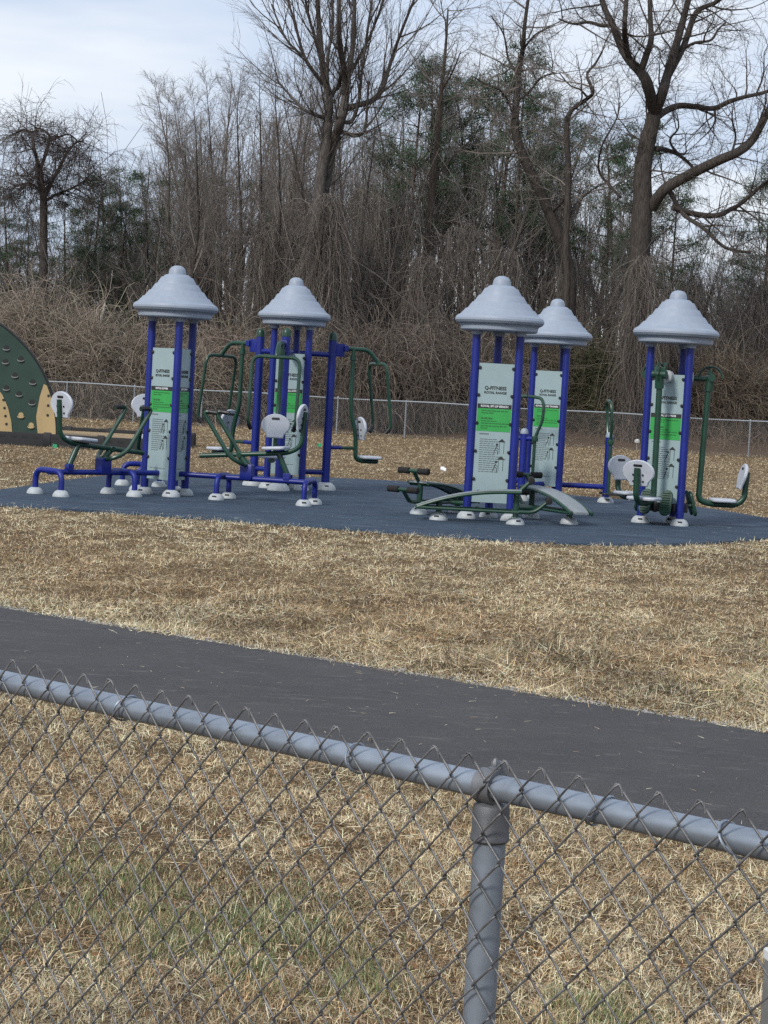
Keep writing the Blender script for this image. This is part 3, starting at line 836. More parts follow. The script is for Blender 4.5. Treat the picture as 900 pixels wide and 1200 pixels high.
dark_blobs = [(gp(u, v), r) for u, v, r in ((150, 1010, .35), (260, 1060, .28), (330, 1050, .3), (440, 1090, .3), (420, 1075, .3), (230, 1170, .25), (520, 1110, .3), (800, 1130, .25))]
def blob(x, y, B):
    f = np.zeros(len(x))
    for p, r in B: f = np.maximum(f, np.exp(-(((x - p.x) / r) ** 2 + ((y - p.y) / (r * 1.9)) ** 2) * 1.2))
    return f
bed = np.array([(fx0, YB), (fx1, YB), (fx1 + .2, YB2), (fx0, YB2)])
# --- foreground, between the fence and the path
x, y = screen_pts(520000, 360, 930, 700)
pcd = path_coord(x, y) - cn
k = pcd < .02 + .10 * (N2.fbm(x * 5, y * 5) - .5) + np.where(NPR.random(len(x)) < .10, NPR.exponential(.09, len(x)), 0)
k &= NPR.random(len(x)) > .5 * (N2.fbm(x * 3.1 + 40, y * 2.2) < .40)
x, y, pcd = x[k], y[k], pcd[k]; n = len(x)
pn = N1.fbm(x * 1.1, y * .8); fnz = N2.fbm(x * 6, y * 4)
strawy = np.exp(-np.abs(pcd) / .55); gb = blob(x, y, green_blobs) * (fnz > .42); db = blob(x, y, dark_blobs)
W_ = np.stack([.30 + 2.2 * strawy + .5 * (pn > .55), .9 + 0 * x, .75 + .8 * (pn < .48), .35 + 0 * x, .04 + 3.6 * gb, .10 + .7 * (N3.fbm(x * 2.5, y * 2) > .60), .25 + 1.1 * db], -1)
C = pick(W_) * (0.65 + .7 * fnz)[:, None]
clump = np.clip((N3.fbm(x * 9, y * 6) - .35) * 3, .15, 1.2)
L = NPR.uniform(.016, .050, n) * (.6 + .6 * clump); long = NPR.random(n) < .025; L = np.where(long, NPR.uniform(.08, .16, n), L)
lean = np.clip(NPR.normal(.95, .35, n), .1, 1.5); lean = np.where(gb > .4, lean * .55, lean); lean = np.where(long, 1.35, lean)
W = NPR.uniform(.0011, .0026, n)
g1 = ribbons(np.stack([x, y, NPR.uniform(0, .028, n) * clump], -1), NPR.uniform(0, 2 * PI, n), lean, L, W, NPR.uniform(-.2, .9, n), C)
V, F, C = g1; tag(np_mesh('dry_grass', V, F, C, MT['veg']), kind='stuff')
# --- from the path to the far fence
x, y = screen_pts(600000, 53, 392, 720, 1.05)
pcd = path_coord(x, y) - cf
k = (pcd > -.02 - .12 * (N2.fbm(x * 4, y * 4) - .45) - np.where(NPR.random(len(x)) < .10, NPR.exponential(.10, len(x)), 0)) & (y < 76)
x, y, pcd = x[k], y[k], pcd[k]
ins = in_poly(x, y, pad_poly); dp = dist_poly(x, y, pad_poly)
k = ~(ins & (dp > .05 + .35 * (N2.fbm(x * 3, y * 3) - .42) + np.where(NPR.random(len(x)) < .06, NPR.exponential(.12, len(x)), 0))) & ~in_poly(x, y, bed)
x, y, pcd, dp = x[k], y[k], pcd[k], dp[k]; n = len(x)
pn = N1.fbm(x * .55, y * .30); fnz = N2.fbm(x * 2.4, y * 1.2); zn = N3.fbm(x * .25, y * .9)
near_path = np.exp(-np.abs(pcd) / .38); near_pad = np.exp(-dp / 1.7) * (y < 33) * (.35 + 1.3 * (fnz > .46)); far = smooth(36, 42, y)
thatch = np.exp(-((pcd - 1.25) / .75) ** 2) * smooth(-3, 1.5, x + .0 * y) 
W_ = np.stack([.34 + 2.2 * near_path + 4.6 * near_pad * (.5 + zn) + 1.6 * far + .35 * (pn > .56), .85 + .5 * far, .65 + 1.5 * (pn < .5) * np.clip(1 - near_pad, 0, 1) + .1 * far, .40 + .5 * thatch + .2 * near_pad,
               .05 + .4 * thatch + .25 * ((pn > .6) & (pcd < 5)), .08 + .55 * (zn > .57) * (1 - far), .20 + 1.6 * thatch * (fnz < .5) + .35 * (fnz < .42) * (1 - far)], -1)
C = pick(W_) * (0.62 + .75 * fnz)[:, None]; fm = (.62 * far)[:, None]; C = C * (1 - fm) + np.array([.56, .45, .29]) * (.8 + .4 * fnz)[:, None] * fm
clump = np.clip((N3.fbm(x * 4, y * 2) - .35) * 3, .1, 1.2)
L = NPR.uniform(.03, .075, n) * (.6 + .5 * clump + 1.3 * thatch * clump) * (1 + .35 * smooth(30, 60, y)); L = L * .88; long = NPR.random(n) < .035; L = np.where(long & (y < 36), NPR.uniform(.09, .2, n), L)
lean = np.clip(NPR.normal(1.0, .33, n), .1, 1.5); lean = np.where(long, 1.3, lean)
W = np.maximum(NPR.uniform(.002, .004, n), y * .00016 * NPR.uniform(.7, 1.3, n))
V, F, C = ribbons(np.stack([x, y, NPR.uniform(0, .035, n) * clump * (1 + 2.5 * thatch)], -1), NPR.uniform(0, 2 * PI, n), lean, L, W, NPR.uniform(-.2, .8, n), C, 1)
tag(np_mesh('dry_grass', V, F, C, MT['veg']), kind='stuff')
# --- crumbs of gravel and straw along both edges of the path
n = 9000; s = NPR.uniform(-14, 14, n); side = NPR.random(n) < .62
c_ = np.where(side, cf + np.abs(NPR.normal(.02, .07, n)), cn - np.abs(NPR.normal(.0, .05, n)))
P = np.stack([dirp.x * s + nrm.x * c_, dirp.y * s + nrm.y * c_, np.full(n, .012)], -1); sz = NPR.uniform(.004, .013, n)
A1 = P - np.stack([sz, sz * 0, -sz * .3], -1) * .6; B1 = P + np.stack([sz, sz * NPR.uniform(-1, 1, n), sz * .3], -1) * .6
V, F, C = seg_geo(A1, B1, sz * .6, sz * .4, np.array([.30, .295, .28]) * NPR.uniform(.5, 1.4, (n, 1)), 4)
tag(np_mesh('path_gravel', V, F, C, MT['veg']), kind='stuff')

# --- straw blown over the path and the pad
def blown(n, pts, z, seed):
    x, y = pts; n = len(x)
    L = NPR.uniform(.012, .05, n) * np.maximum(1, y / 20); W = np.maximum(.002, y * .00011)
    C = pick(np.tile([1.2, .8, .5, 1.4, 0, .1, .2], (n, 1))) * .8
    return ribbons(np.stack([x, y, np.full(n, z)], -1), NPR.uniform(0, 2 * PI, n), np.full(n, 1.52), L, W, NPR.uniform(-.1, .1, n), C, 2)
s_ = NPR.uniform(-9, 9, 1600); f_ = NPR.random(1600) ** 1.8; c_ = np.where(NPR.random(1600) < .5, cn + (cf - cn) * f_ * .6, cf - (cf - cn) * f_ * .6)
g1 = blown(0, (dirp.x * s_ + nrm.x * c_, dirp.y * s_ + nrm.y * c_), .034, 1)
x, y = NPR.uniform(-9, 10, 5000), NPR.uniform(23, 40, 5000); dq = dist_poly(x, y, pad_poly); k = in_poly(x, y, pad_poly) & (NPR.random(5000) < .12 + .8 * np.exp(-dq / .5))
g2 = blown(0, (x[k], y[k]), PADZ + .004, 2)
V, F, C = join_geo([g1, g2]); tag(np_mesh('blown_straw', V, F, C, MT['veg']), kind='stuff')

# --- fallen leaves caught in the turf
x, y = screen_pts(900, 120, 900, 700); pcd = path_coord(x, y); k = ((pcd < cn - .05) | (pcd > cf + .1)) & ~in_poly(x, y, pad_poly); x, y = x[k], y[k]; n = len(x)
C = np.array([(.16, .085, .04), (.22, .13, .065), (.10, .06, .035)])[NPR.integers(0, 3, n)] * NPR.uniform(.7, 1.3, (n, 1))
V, F, C = ribbons(np.stack([x, y, NPR.uniform(.01, .035, n)], -1), NPR.uniform(0, 2 * PI, n), NPR.uniform(1.1, 1.55, n), NPR.uniform(.015, .035, n), NPR.uniform(.008, .018, n), NPR.uniform(-.5, .9, n), C, 2)
tag(np_mesh('fallen_leaves', V, F, C, MT['veg']), kind='stuff')
# ---------------------------------------------------------------- the woods
class Tree:
    def __init__(s, seed): s.r = random.Random(seed); s.S = []      # segments: ax ay az bx by bz ra rb level shade
    def seg(s, p, q, a, b, lv, sh): s.S.append((*p, *q, a, b, lv, sh))
    def branch(s, p, d, L, r, lv, P):
        R = s.r; spec = P[lv]; n = max(2, int(L / spec['step'])); p = Vector(p); d = Vector(d).normalized(); sh = R.uniform(.75, 1.3)
        pts = [(p.copy(), d.copy(), r)]
        for i in range(n):
            w = spec['wander']
            d = (d + Vector((R.gauss(0, w), R.gauss(0, w), R.gauss(0, w) * .6 + spec['up']))).normalized()
            q = p + d * (L / n); ra = r * (1 - (i / n) * spec['taper']); rb = r * (1 - ((i + 1) / n) * spec['taper'])
            s.seg(p, q, ra, rb, lv, sh); p = q; pts.append((p.copy(), d.copy(), rb))
        if lv + 1 < len(P):
            s.kids(pts, L, r, lv + 1, P, spec['t0'])
        return pts
    def kids(s, pts, L, r, lv, P, t0=.2, n=None):
        R = s.r; sp = P[lv]; cnt = n if n is not None else max(1, int(sp['num'] * R.uniform(.75, 1.2)))
        for k in range(cnt):
            t = t0 + (1 - t0) * ((k + R.random()) / cnt); f = t * (len(pts) - 1); i = min(int(f), len(pts) - 2); f -= i
            p = pts[i][0].lerp(pts[i + 1][0], f); d = pts[i][1]; rr = pts[i][2]
            a = math.radians(R.gauss(sp['ang'], sp.get('dang', 10))); o = d.orthogonal().normalized(); o.rotate(Matrix.Rotation(R.uniform(0, 2 * PI), 3, d))
            dd = d * math.cos(a) + o * math.sin(a)
            ln = sp['len'](t, L, R); s.branch(p, dd, ln, max(sp['rmin'], min(rr * .7, sp['rk'] * ln)), lv, P)
    def geo(s, sel, col, k=3, origin=None, jitter=.12):
        A = np.array([q for q in s.S if sel(q)], float)
        if not len(A): return None
        o = np.array(origin or (0, 0, 0))
        rg = np.random.default_rng(7)
        c = np.array(col)[None] * A[:, 9:10] * rg.uniform(1 - jitter, 1 + jitter, (len(A), 1))
        return seg_geo(A[:, 0:3] - o, A[:, 3:6] - o, A[:, 6], A[:, 7], np.clip(c, 0, 1), k)
BARK = (.095, .083, .073); TWIG = (.185, .163, .145); GREY = (.15, .135, .12)
def hardwood(seed, H_, slim=1.0):
    t = Tree(seed); R = t.r
    P = [dict(step=.8, wander=.055, up=.05, taper=.96, t0=R.uniform(.22, .38)),
         dict(step=.5, wander=.10, up=.085, taper=.85, t0=.15, num=30, ang=38 * slim, len=lambda q, L, R: (.7 + (1 - q) * 4.4) * R.uniform(.7, 1.2) * L / 14, rmin=.010, rk=.011),
         dict(step=.4, wander=.12, up=.06, taper=.8, t0=.1, num=8, ang=36, len=lambda q, L, R: max(.4, L * R.uniform(.25, .5)), rmin=.0075, rk=.009),
         dict(step=.35, wander=.14, up=.04, taper=.6, t0=.2, num=5, ang=36, len=lambda q, L, R: max(.3, L * R.uniform(.3, .65)), rmin=.0052, rk=.005)]
    t.branch((0, 0, -.3), (R.gauss(0, .04), R.gauss(0, .04), 1), H_, R.uniform(.10, .16), 0, P)
    return t
def tree_obj(name, tk, ck=None, root=None):
    """link trunk and crown meshes under a fresh Empty"""
    root = root or empty(name)
    np_mesh('trunk', *tk, MT['trunk'], root, smooth=True)
    if ck is not None: np_mesh('crown', *ck, MT['bark'], root)
    return root
def needles(C, n_each, rad, L, col, rg):
    """tufts of needles round centres C"""
    m = len(C) * n_each; c = np.repeat(np.asarray(C), n_each, 0) + rg.normal(0, rad, (m, 3)) * np.array([1, 1, .6])
    d = rg.normal(0, 1, (m, 3)); d[:, 2] += .35; d /= np.linalg.norm(d, axis=1, keepdims=True)
    s = np.cross(d, rg.normal(0, 1, (m, 3))); s /= np.linalg.norm(s, axis=1, keepdims=True)
    l = (L * rg.uniform(.6, 1.3, m))[:, None]; w = .016
    V = np.stack([c - s * w, c + s * w, c + d * l + s * w * .3, c + d * l - s * w * .3], 1).reshape(-1, 3)
    F = np.arange(m * 4).reshape(-1, 4)
    cl = np.repeat(np.array(col)[None] * np.repeat(rg.uniform(.6, 1.5, (len(C), 1)), n_each, 0) * rg.uniform(.8, 1.2, (m, 1)), 4, 0)
    return V, F, cl
def pine(seed, H_, low=.45):
    t = Tree(seed); R = t.r; rg = np.random.default_rng(seed)
    P = [dict(step=1, wander=.02, up=.03, taper=.85, t0=low),
         dict(step=.5, wander=.08, up=.03, taper=.8, t0=.35, num=34, ang=72, len=lambda q, L, R: (.5 + 2.2 * math.sin(min(1, (1 - q) * 1.25 + .12) * 2.2)) * R.uniform(.6, 1.15) * L / 14, rmin=.02, rk=.014),
         dict(step=.3, wander=.15, up=.10, taper=.6, t0=.5, num=5, ang=50, len=lambda q, L, R: R.uniform(.3, .7), rmin=.010, rk=.01)]
    t.branch((0, 0, -.3), (R.gauss(0, .02), R.gauss(0, .02), 1), H_, .15, 0, P)
    tips = np.array([q[3:6] for q in t.S if q[8] == 2])
    tips = tips[rg.random(len(tips)) < .66]
    nd = needles(tips, 26, .17, .25, (.042, .072, .036), rg)
    return t, nd
def jpath(pts, Y0, spread, seed):
    """photo-traced limb -> real points; it leans towards or away from the viewer by a random walk"""
    R = random.Random(seed); dy = 0; out = []
    for i, (u, v) in enumerate(pts):
        if i: dy += R.gauss(0, spread)
        out.append(at(u, v, Y0 + dy))
    return out
def spline(P, k=5):
    out = []
    for i in range(len(P) - 1):
        a = P[max(i - 1, 0)]; b = P[i]; c = P[i + 1]; d = P[min(i + 2, len(P) - 1)]
        for j in range(k):
            t = j / k; out.append(.5 * ((2 * b) + (c - a) * t + (2 * a - 5 * b + 4 * c - d) * t * t + (3 * b - a - 3 * c + d) * t ** 3))
    return out + [P[-1]]
def traced(name, label, Y0, limbs, seed, P, cat='tree', col=BARK, tw=TWIG, group=None, num=1.0):
    t = Tree(seed); m = MB(); base = limbs[0][0]
    p0 = at(base[0][0], base[0][1], Y0); g = float(H(p0.x, Y0))
    root = empty(name, (p0.x, Y0, g)); tag(root, label, cat, group); m.m = Matrix.Translation(-root.location)
    nodes = {}
    for i, (pts, r0, r1) in enumerate(limbs):
        start = None
        Q = jpath(pts, Y0, 0 if i == 0 else .55, seed * 31 + i)
        if i == 0: Q = [Vector((Q[0].x, Y0, g - .3))] + Q
        else:          # spring from the nearest point of an earlier limb
            best = min((( Vector((e[0].x, 0, e[0].z)) - Vector((Q[0].x, 0, Q[0].z))).length, e[0].y) for L_ in nodes.values() for e in L_)
            off = best[1] - Q[0].y; Q = [Vector((q.x * (q.y + off) / q.y, q.y + off, EYE.z + (q.z - EYE.z) * (q.y + off) / q.y)) for q in Q]
        S = spline(Q, 6); n = len(S); rr = [r0 + (r1 - r0) * j / (n - 1) for j in range(n)]
        if i == 0: rr[0] *= 1.5; rr[1] *= 1.35; rr[2] *= 1.2
        m.tube(S, rr, 12 if r0 > .12 else 8)
        el = [(S[j], ((S[min(j + 1, n - 1)] - S[max(j - 1, 0)]).normalized()), rr[j]) for j in range(n)]; nodes[i] = el
        Ln = sum((S[j + 1] - S[j]).length for j in range(n - 1))
        t.kids(el, 8, r0, 1, P, .55 if i == 0 else .12, n=int((Ln * P[1]['num'] + 1) * num * (.45 if i == 0 else 1)))
    me = m.build('trunk', MT['trunk'], root); ca = me.data.color_attributes.new('Col', 'FLOAT_COLOR', 'POINT')
    ca.data.foreach_set('color', np.tile(np.array([*col, 1], np.float32), len(me.data.vertices)))
    o = tuple(root.location)
    parts = [q for q in (t.geo(lambda s: s[8] <= 1, tw, 4, o), t.geo(lambda s: s[8] > 1, tw, 3, o)) if q is not None]
    np_mesh('crown', *join_geo(parts), MT['bark'], root)
    return root
OAKP = [None,
    dict(step=.4, wander=.20, up=.03, taper=.8, t0=.1, num=2.4, ang=55, dang=18, len=lambda q, L, R: R.uniform(.7, 2.9), rmin=.014, rk=.016),
    dict(step=.3, wander=.22, up=.02, taper=.75, t0=.15, num=8, ang=48, dang=16, len=lambda q, L, R: L * R.uniform(.25, .6), rmin=.009, rk=.012),
    dict(step=.25, wander=.22, up=.02, taper=.6, t0=.2, num=5, ang=45, dang=15, len=lambda q, L, R: max(.25, L * R.uniform(.3, .7)), rmin=.0065, rk=.008)]
traced('oak_tree', 'great gnarled leafless tree with a forked trunk and long limbs reaching right', 82, [
    ([(744, 400), (745, 343), (750, 290), (753, 240), (753, 203), (757, 175), (763, 150), (767, 133)], .50, .27),
    ([(767, 133), (758.5, 98), (750, 84), (738, 71), (728, 55), (718, 29), (708, 8), (698, -25)], .24, .09),
    ([(750, 86), (757, 66), (763, 46), (762, 20), (761, -40)], .15, .08),
    ([(738, 71), (733, 50), (732, 30), (734, 0), (737, -35)], .13, .07),
    ([(767, 133), (776, 110), (781.5, 90), (790, 61), (799, 29), (805, 6), (815, -35)], .23, .10),
    ([(782, 90), (793, 70), (802, 52), (813, 20), (822, 10), (840, 2), (852, -12)], .16, .07),
    ([(803, 56), (815, 50), (833, 47), (842, 34), (851, 26)], .07, .03),
    ([(768, 139), (780, 130), (796, 124), (815, 125), (836, 127), (855, 119), (871, 114), (900, 107), (935, 92)], .15, .06),
    ([(764, 243), (779, 222), (807.5, 205), (842, 188), (865, 178), (880, 166), (890, 150), (897, 137), (912, 105)], .24, .12),
    ([(788, 243), (815, 251), (840, 252.5), (857, 245), (869, 238), (891, 219), (915, 202)], .13, .06),
    ([(769, 174), (782, 176), (796, 182), (810, 194), (816, 204)], .11, .05),
    ([(718, 29), (705, 30), (690, 26), (672, 28), (655, 22)], .09, .035),
    ([(837, 127), (838, 142), (830, 155), (820, 164)], .05, .02), ([(858, 178), (862, 160), (858, 140), (859, 125)], .05, .02), ([(796, 182), (785, 165), (795, 150), (793, 132)], .06, .02),
    ([(784, 222), (800, 250), (825, 268), (850, 290), (880, 296)], .10, .05)], 5, OAKP, col=(.075, .065, .057), tw=(.078, .066, .058))
UPP = [None,
    dict(step=.45, wander=.07, up=.10, taper=.8, t0=.1, num=3.4, ang=27, dang=9, len=lambda q, L, R: R.uniform(1.0, 3.8), rmin=.011, rk=.010),
    dict(step=.35, wander=.10, up=.08, taper=.75, t0=.1, num=7, ang=27, dang=9, len=lambda q, L, R: L * R.uniform(.3, .6), rmin=.0065, rk=.007),
    dict(step=.3, wander=.12, up=.06, taper=.6, t0=.2, num=3, ang=28, dang=10, len=lambda q, L, R: max(.25, L * R.uniform(.3, .6)), rmin=.0055, rk=.006)]
traced('tulip_tree', 'tall bare tree whose twin trunk breaks into many straight upright stems', 84, [
    ([(369, 330), (371, 275), (375, 214), (380, 180), (384, 144)], .27, .21),
    ([(384, 144), (386, 116), (379, 87), (375, 43), (372, 0), (370, -40)], .17, .07),
    ([(373, 262), (380, 225), (389.5, 173), (400, 139), (405, 113)], .22, .16),
    ([(405, 113), (404, 87), (399, 58), (397, 25), (398, -30)], .15, .08),
    ([(405, 113), (408, 90), (414, 50), (415, 20), (416, -30)], .13, .07),
    ([(403, 128), (420, 123), (436, 118), (446, 108), (452, 93), (460, 66), (470, 38), (485, 0)], .13, .05),
    ([(391, 158), (402, 155), (416, 159), (427, 153), (430, 130), (432, 95)], .10, .04),
    ([(379, 138), (366, 133), (355, 127), (340, 112), (323, 92)], .09, .035),
    ([(379, 98), (366, 82), (355, 62), (345, 25), (335, -5)], .09, .04),
    ([(386, 116), (392, 106), (397, 100), (400, 85)], .10, .08),
    ([(399, 142), (412, 142), (420, 120), (424, 85), (430, 40), (436, 0)], .09, .04),
    ([(384, 120), (384, 70), (390, 30), (388, -20)], .08, .04), ([(375, 60), (362, 20), (355, -20)], .07, .04), ([(408, 90), (430, 50), (448, 5), (455, -20)], .07, .03), ([(355, 66), (335, 45), (318, 5)], .06, .03)], 9, UPP, col=(.12, .108, .098), tw=(.095, .082, .073), num=1.0)
LEANP = OAKP
traced('leaning_tree', 'dark leaning bare tree bending up and left out of the undergrowth', 85, [
    ([(668, 345), (664, 305), (654, 272), (640, 240), (626, 210), (614, 185), (605, 160), (604, 140)], .28, .17),
    ([(604, 140), (606, 110), (608, 85), (613, 55), (615, 28), (621, -15)], .15, .06),
    ([(604, 142), (596, 120), (585, 105), (568, 98), (555, 90)], .06, .025), ([(606, 118), (620, 108), (633, 92), (650, 85)], .07, .03), ([(608, 88), (596, 70), (590, 40), (575, 18)], .06, .02), ([(612, 60), (628, 40), (650, 30)], .05, .02),
    ([(645, 250), (660, 235), (668, 215)], .06, .03)], 21, OAKP, col=(.06, .052, .046))
traced('crooked_tree', 'thin crooked bare tree with an elbow bend left of the great tree', 83.5, [
    ([(664, 345), (663, 290), (665, 240), (666, 196), (664, 160), (665, 137)], .15, .11),
    ([(665, 138), (672, 127), (689, 115), (695, 107), (688, 88), (698, 74), (706, 60)], .10, .035), ([(689, 115), (680, 105), (668, 100), (655, 85)], .05, .02),
    ([(664, 262), (675, 240), (690, 225), (708, 215)], .06, .025), ([(727, 231), (715, 218), (702, 200), (705, 172), (722, 140), (727, 120)], .07, .02)], 33, OAKP, col=(.075, .065, .057))
traced('slender_tree', 'straight brown trunk rising bare into the treetops between the two wide towers', 88, [
    ([(497, 345), (500, 290), (506, 230), (512, 170), (516, 120), (520, 80), (523, 45), (525, 10)], .21, .03), ([(508, 215), (520, 195), (540, 175), (556, 160)], .06, .02), ([(512, 260), (535, 262), (560, 270), (580, 290)], .07, .03), ([(516, 125), (505, 105), (498, 80)], .05, .02), ([(518, 105), (530, 85), (540, 60)], .05, .02)], 41, OAKP, col=(.10, .08, .065), num=.8)
WEEP = [None,
    dict(step=.35, wander=.16, up=-.10, taper=.8, t0=.05, num=5.5, ang=60, dang=18, len=lambda q, L, R: R.uniform(.6, 2.1), rmin=.014, rk=.014),
    dict(step=.3, wander=.12, up=-.22, taper=.7, t0=.1, num=11, ang=55, dang=20, len=lambda q, L, R: L * R.uniform(.4, .95), rmin=.009, rk=.010),
    dict(step=.25, wander=.14, up=-.22, taper=.6, t0=.2, num=5, ang=45, dang=15, len=lambda q, L, R: max(.25, L * R.uniform(.3, .7)), rmin=.007, rk=.008)]
traced('weeping_tree', 'bare drooping tree with a tangled umbrella crown at the left against the sky', 86, [
    ([(51, 345), (51, 290), (51, 235), (48, 215), (46, 195)], .20, .13),
    ([(46, 195), (40, 175), (38, 160), (28, 152), (15, 158)], .09, .03), ([(47, 200), (55, 175), (58, 160), (50, 152), (40, 150)], .08, .03), ([(52, 232), (62, 210), (70, 196), (78, 180), (88, 168), (98, 165)], .09, .03),
    ([(54, 235), (66, 228), (81, 222), (95, 215), (103, 210)], .07, .025), ([(50, 225), (35, 215), (20, 218), (8, 225)], .06, .02), ([(58, 165), (70, 160), (82, 158), (95, 170)], .06, .02)], 55, WEEP, col=(.07, .06, .053), tw=(.078, .064, .058))

# ---- young hardwoods and pines, each copied from a few grown prototypes
def skyline(u):
    return float(np.interp(u, [-200, -60, 0, 60, 110, 150, 168, 200, 250, 300, 360, 430, 480, 560, 620, 660, 700, 740, 780, 820, 860, 900, 1000, 1100],
                           [230, 230, 240, 245, 230, 205, 165, 120, 82, 74, 78, 105, 70, 95, 105, 140, 165, 200, 245, 285, 275, 262, 240, 220]))
hw = []
for i in range(7):
    t = hardwood(100 + i, 14, .8 + .06 * i)
    r = tree_obj('young_tree', t.geo(lambda q: q[8] == 0, np.array(BARK) * (.65 + .14 * i), 6), join_geo([t.geo(lambda q: q[8] == 1, TWIG, 4), t.geo(lambda q: q[8] > 1, TWIG, 3)]))
    hw.append(r)
pn = []
for i in range(3):
    t, nd = pine(200 + i, 14, (.42, .12, .5)[i]); r = empty('pine_tree')
    np_mesh('trunk', *t.geo(lambda q: q[8] == 0, (.11, .085, .07), 7), MT['trunk'], r, smooth=True)
    np_mesh('branches', *t.geo(lambda q: q[8] > 0, (.09, .075, .06), 3), MT['bark'], r)
    np_mesh('needles', *nd, MT['needles'], r); pn.append(r)
prg = random.Random(77); used = set()
def plant(protos, u, y, vtop, label, cat, group, k=None):
    k = prg.randrange(len(protos)) if k is None else k; pr = protos[k]; key = (id(protos), k)
    o = pr if key not in used else copy_tree(pr); used.add(key)
    x = gxy(u, y); g = float(H(x, y)); hor = 455 + (u - 450) * math.tan(ROLL)
    h = max(3.5, (hor - vtop) * y / FPX + 1.7 - g); o.location = (x, y, g); q = h / 13.6
    o.scale = (q * .55 + .45, q * .55 + .45, q) if q < 1 else (q, q, q); o.rotation_euler = (prg.gauss(0, .025), prg.gauss(0, .025), prg.uniform(0, 6.28))
    tag(o, label, cat, group); return o
YT = 'slender leafless young tree in the crowded woods behind the far fence'
for i in range(140):
    u = -170 + 1240 * ((i * .61803) % 1) + prg.uniform(-8, 8); y = prg.uniform(86, 118); st = skyline(u)
    vt = st + abs(prg.gauss(0, 40)) if prg.random() < .8 else st + prg.uniform(30, 110)
    plant(hw, u, y, vt, YT, 'tree', 'bare young trees in the woods')
for i in range(10):
    u = 165 + 180 * ((i * .61803) % 1); plant(hw, u, prg.uniform(90, 112), skyline(u) + abs(prg.gauss(0, 22)), YT, 'tree', 'bare young trees in the woods')
for u, y, v, k in ((10, 104, 225, 1), (-40, 100, 220, 1), (75, 108, 240, 1), (100, 102, 215, 1), (122, 106, 198, 1), (140, 110, 205, 1), (165, 108, 205, 1), (90, 100, 262, 1), (128, 98, 245, 1), (20, 96, 290, 1), (200, 112, 215, 1), (240, 114, 210, 1), (268, 112, 215, 1), (310, 116, 240, 1), (30, 110, 260, 1), (150, 104, 240, 1), (330, 114, 250, 1)):
    y -= 9
    plant(pn, u, y, v, 'dark green pine in the dense stand at the left of the woods', 'pine tree', 'dark pines left of the woods', k)
for u, y, v, k in ((470, 95, 82, 0), (488, 98, 98, 0), (545, 101, 100, 2), (572, 97, 66, 0), (604, 99, 85, 0), (625, 103, 125, 2)):
    plant(pn, u, y, v, 'tall pine with a dark high crown between bare trees at the middle of the woods', 'pine tree', 'tall pines at the middle of the woods', k)
for u, y, v, k in ((732, 96, 152, 0), (715, 100, 170, 2), (785, 98, 215, 0)):
    plant(pn, u, y, v, 'pine showing dark green behind the trunk of the great gnarled tree', 'pine tree', 'pines behind the great tree', k)
for u, y, v, k in ((893, 94, 195, 0), (925, 96, 180, 0), (870, 100, 300, 1)):
    plant(pn, u, y, v, 'dark green pine at the right edge of the woods', 'pine tree', 'pines at the right edge', k)

# ---- vines, brambles and brush
VINE = (.29, .245, .195)
def strands(n, start, drop, step, rg, col, r=.012, wob=.25, arch=.0, k=9):
    """hanging or arching stems as random walks; start(n) -> (P, D)"""
    P, Dv = start(n); A = []; B = []; RA = []; Cc = []
    c = np.array(col)[None] * rg.uniform(.45, 1.45, (n, 1)) * rg.uniform(.94, 1.06, (n, 3)); rr = r * rg.uniform(.55, 1.5, n); l = step * rg.uniform(.6, 1.4, n)[:, None]
    for i in range(k):
        Dv = Dv + rg.normal(0, wob, (n, 3)); Dv[:, 2] -= drop; Dv /= np.linalg.norm(Dv, axis=1, keepdims=True)
        Q = P + Dv * l; A.append(P); B.append(Q); RA.append(rr * (1 - .5 * i / k)); Cc.append(c); P = Q
    return seg_geo(np.vstack(A), np.vstack(B), np.hstack(RA), np.hstack(RA) * .9, np.clip(np.vstack(Cc), 0, 1), 3)
def dome_start(rx, ry, h, rg, lift=.3):
    def f(n):
        th = rg.uniform(0, 2 * PI, n); ph = np.arccos(rg.uniform(0, 1, n)); q = rg.uniform(.72, 1.04, n)
        bump_ = 1 + .16 * np.sin(th * 3 + 1) * np.sin(ph * 4) + .10 * np.sin(th * 7)
        N_ = np.stack([np.sin(ph) * np.cos(th), np.sin(ph) * np.sin(th), np.cos(ph)], -1)
        P = N_ * (q * bump_)[:, None] * np.array([rx, ry, h]); D_ = N_ * .5 + rg.normal(0, .6, (n, 3)); D_[:, 2] += lift
        return P, D_ / np.linalg.norm(D_, axis=1, keepdims=True)
    return f
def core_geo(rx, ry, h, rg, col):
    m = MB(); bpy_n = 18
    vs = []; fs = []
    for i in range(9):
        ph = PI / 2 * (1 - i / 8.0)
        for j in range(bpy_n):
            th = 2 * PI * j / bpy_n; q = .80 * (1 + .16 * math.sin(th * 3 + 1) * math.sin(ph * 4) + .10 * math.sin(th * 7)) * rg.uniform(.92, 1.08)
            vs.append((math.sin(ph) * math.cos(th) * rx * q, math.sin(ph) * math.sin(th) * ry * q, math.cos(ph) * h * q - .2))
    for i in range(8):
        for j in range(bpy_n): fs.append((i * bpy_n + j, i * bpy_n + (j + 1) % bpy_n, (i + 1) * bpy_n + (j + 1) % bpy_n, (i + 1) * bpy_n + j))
    V = np.array(vs); return V, np.array(fs), np.tile(np.array(col), (len(V), 1)) * rg.uniform(.7, 1.3, (len(V), 1))
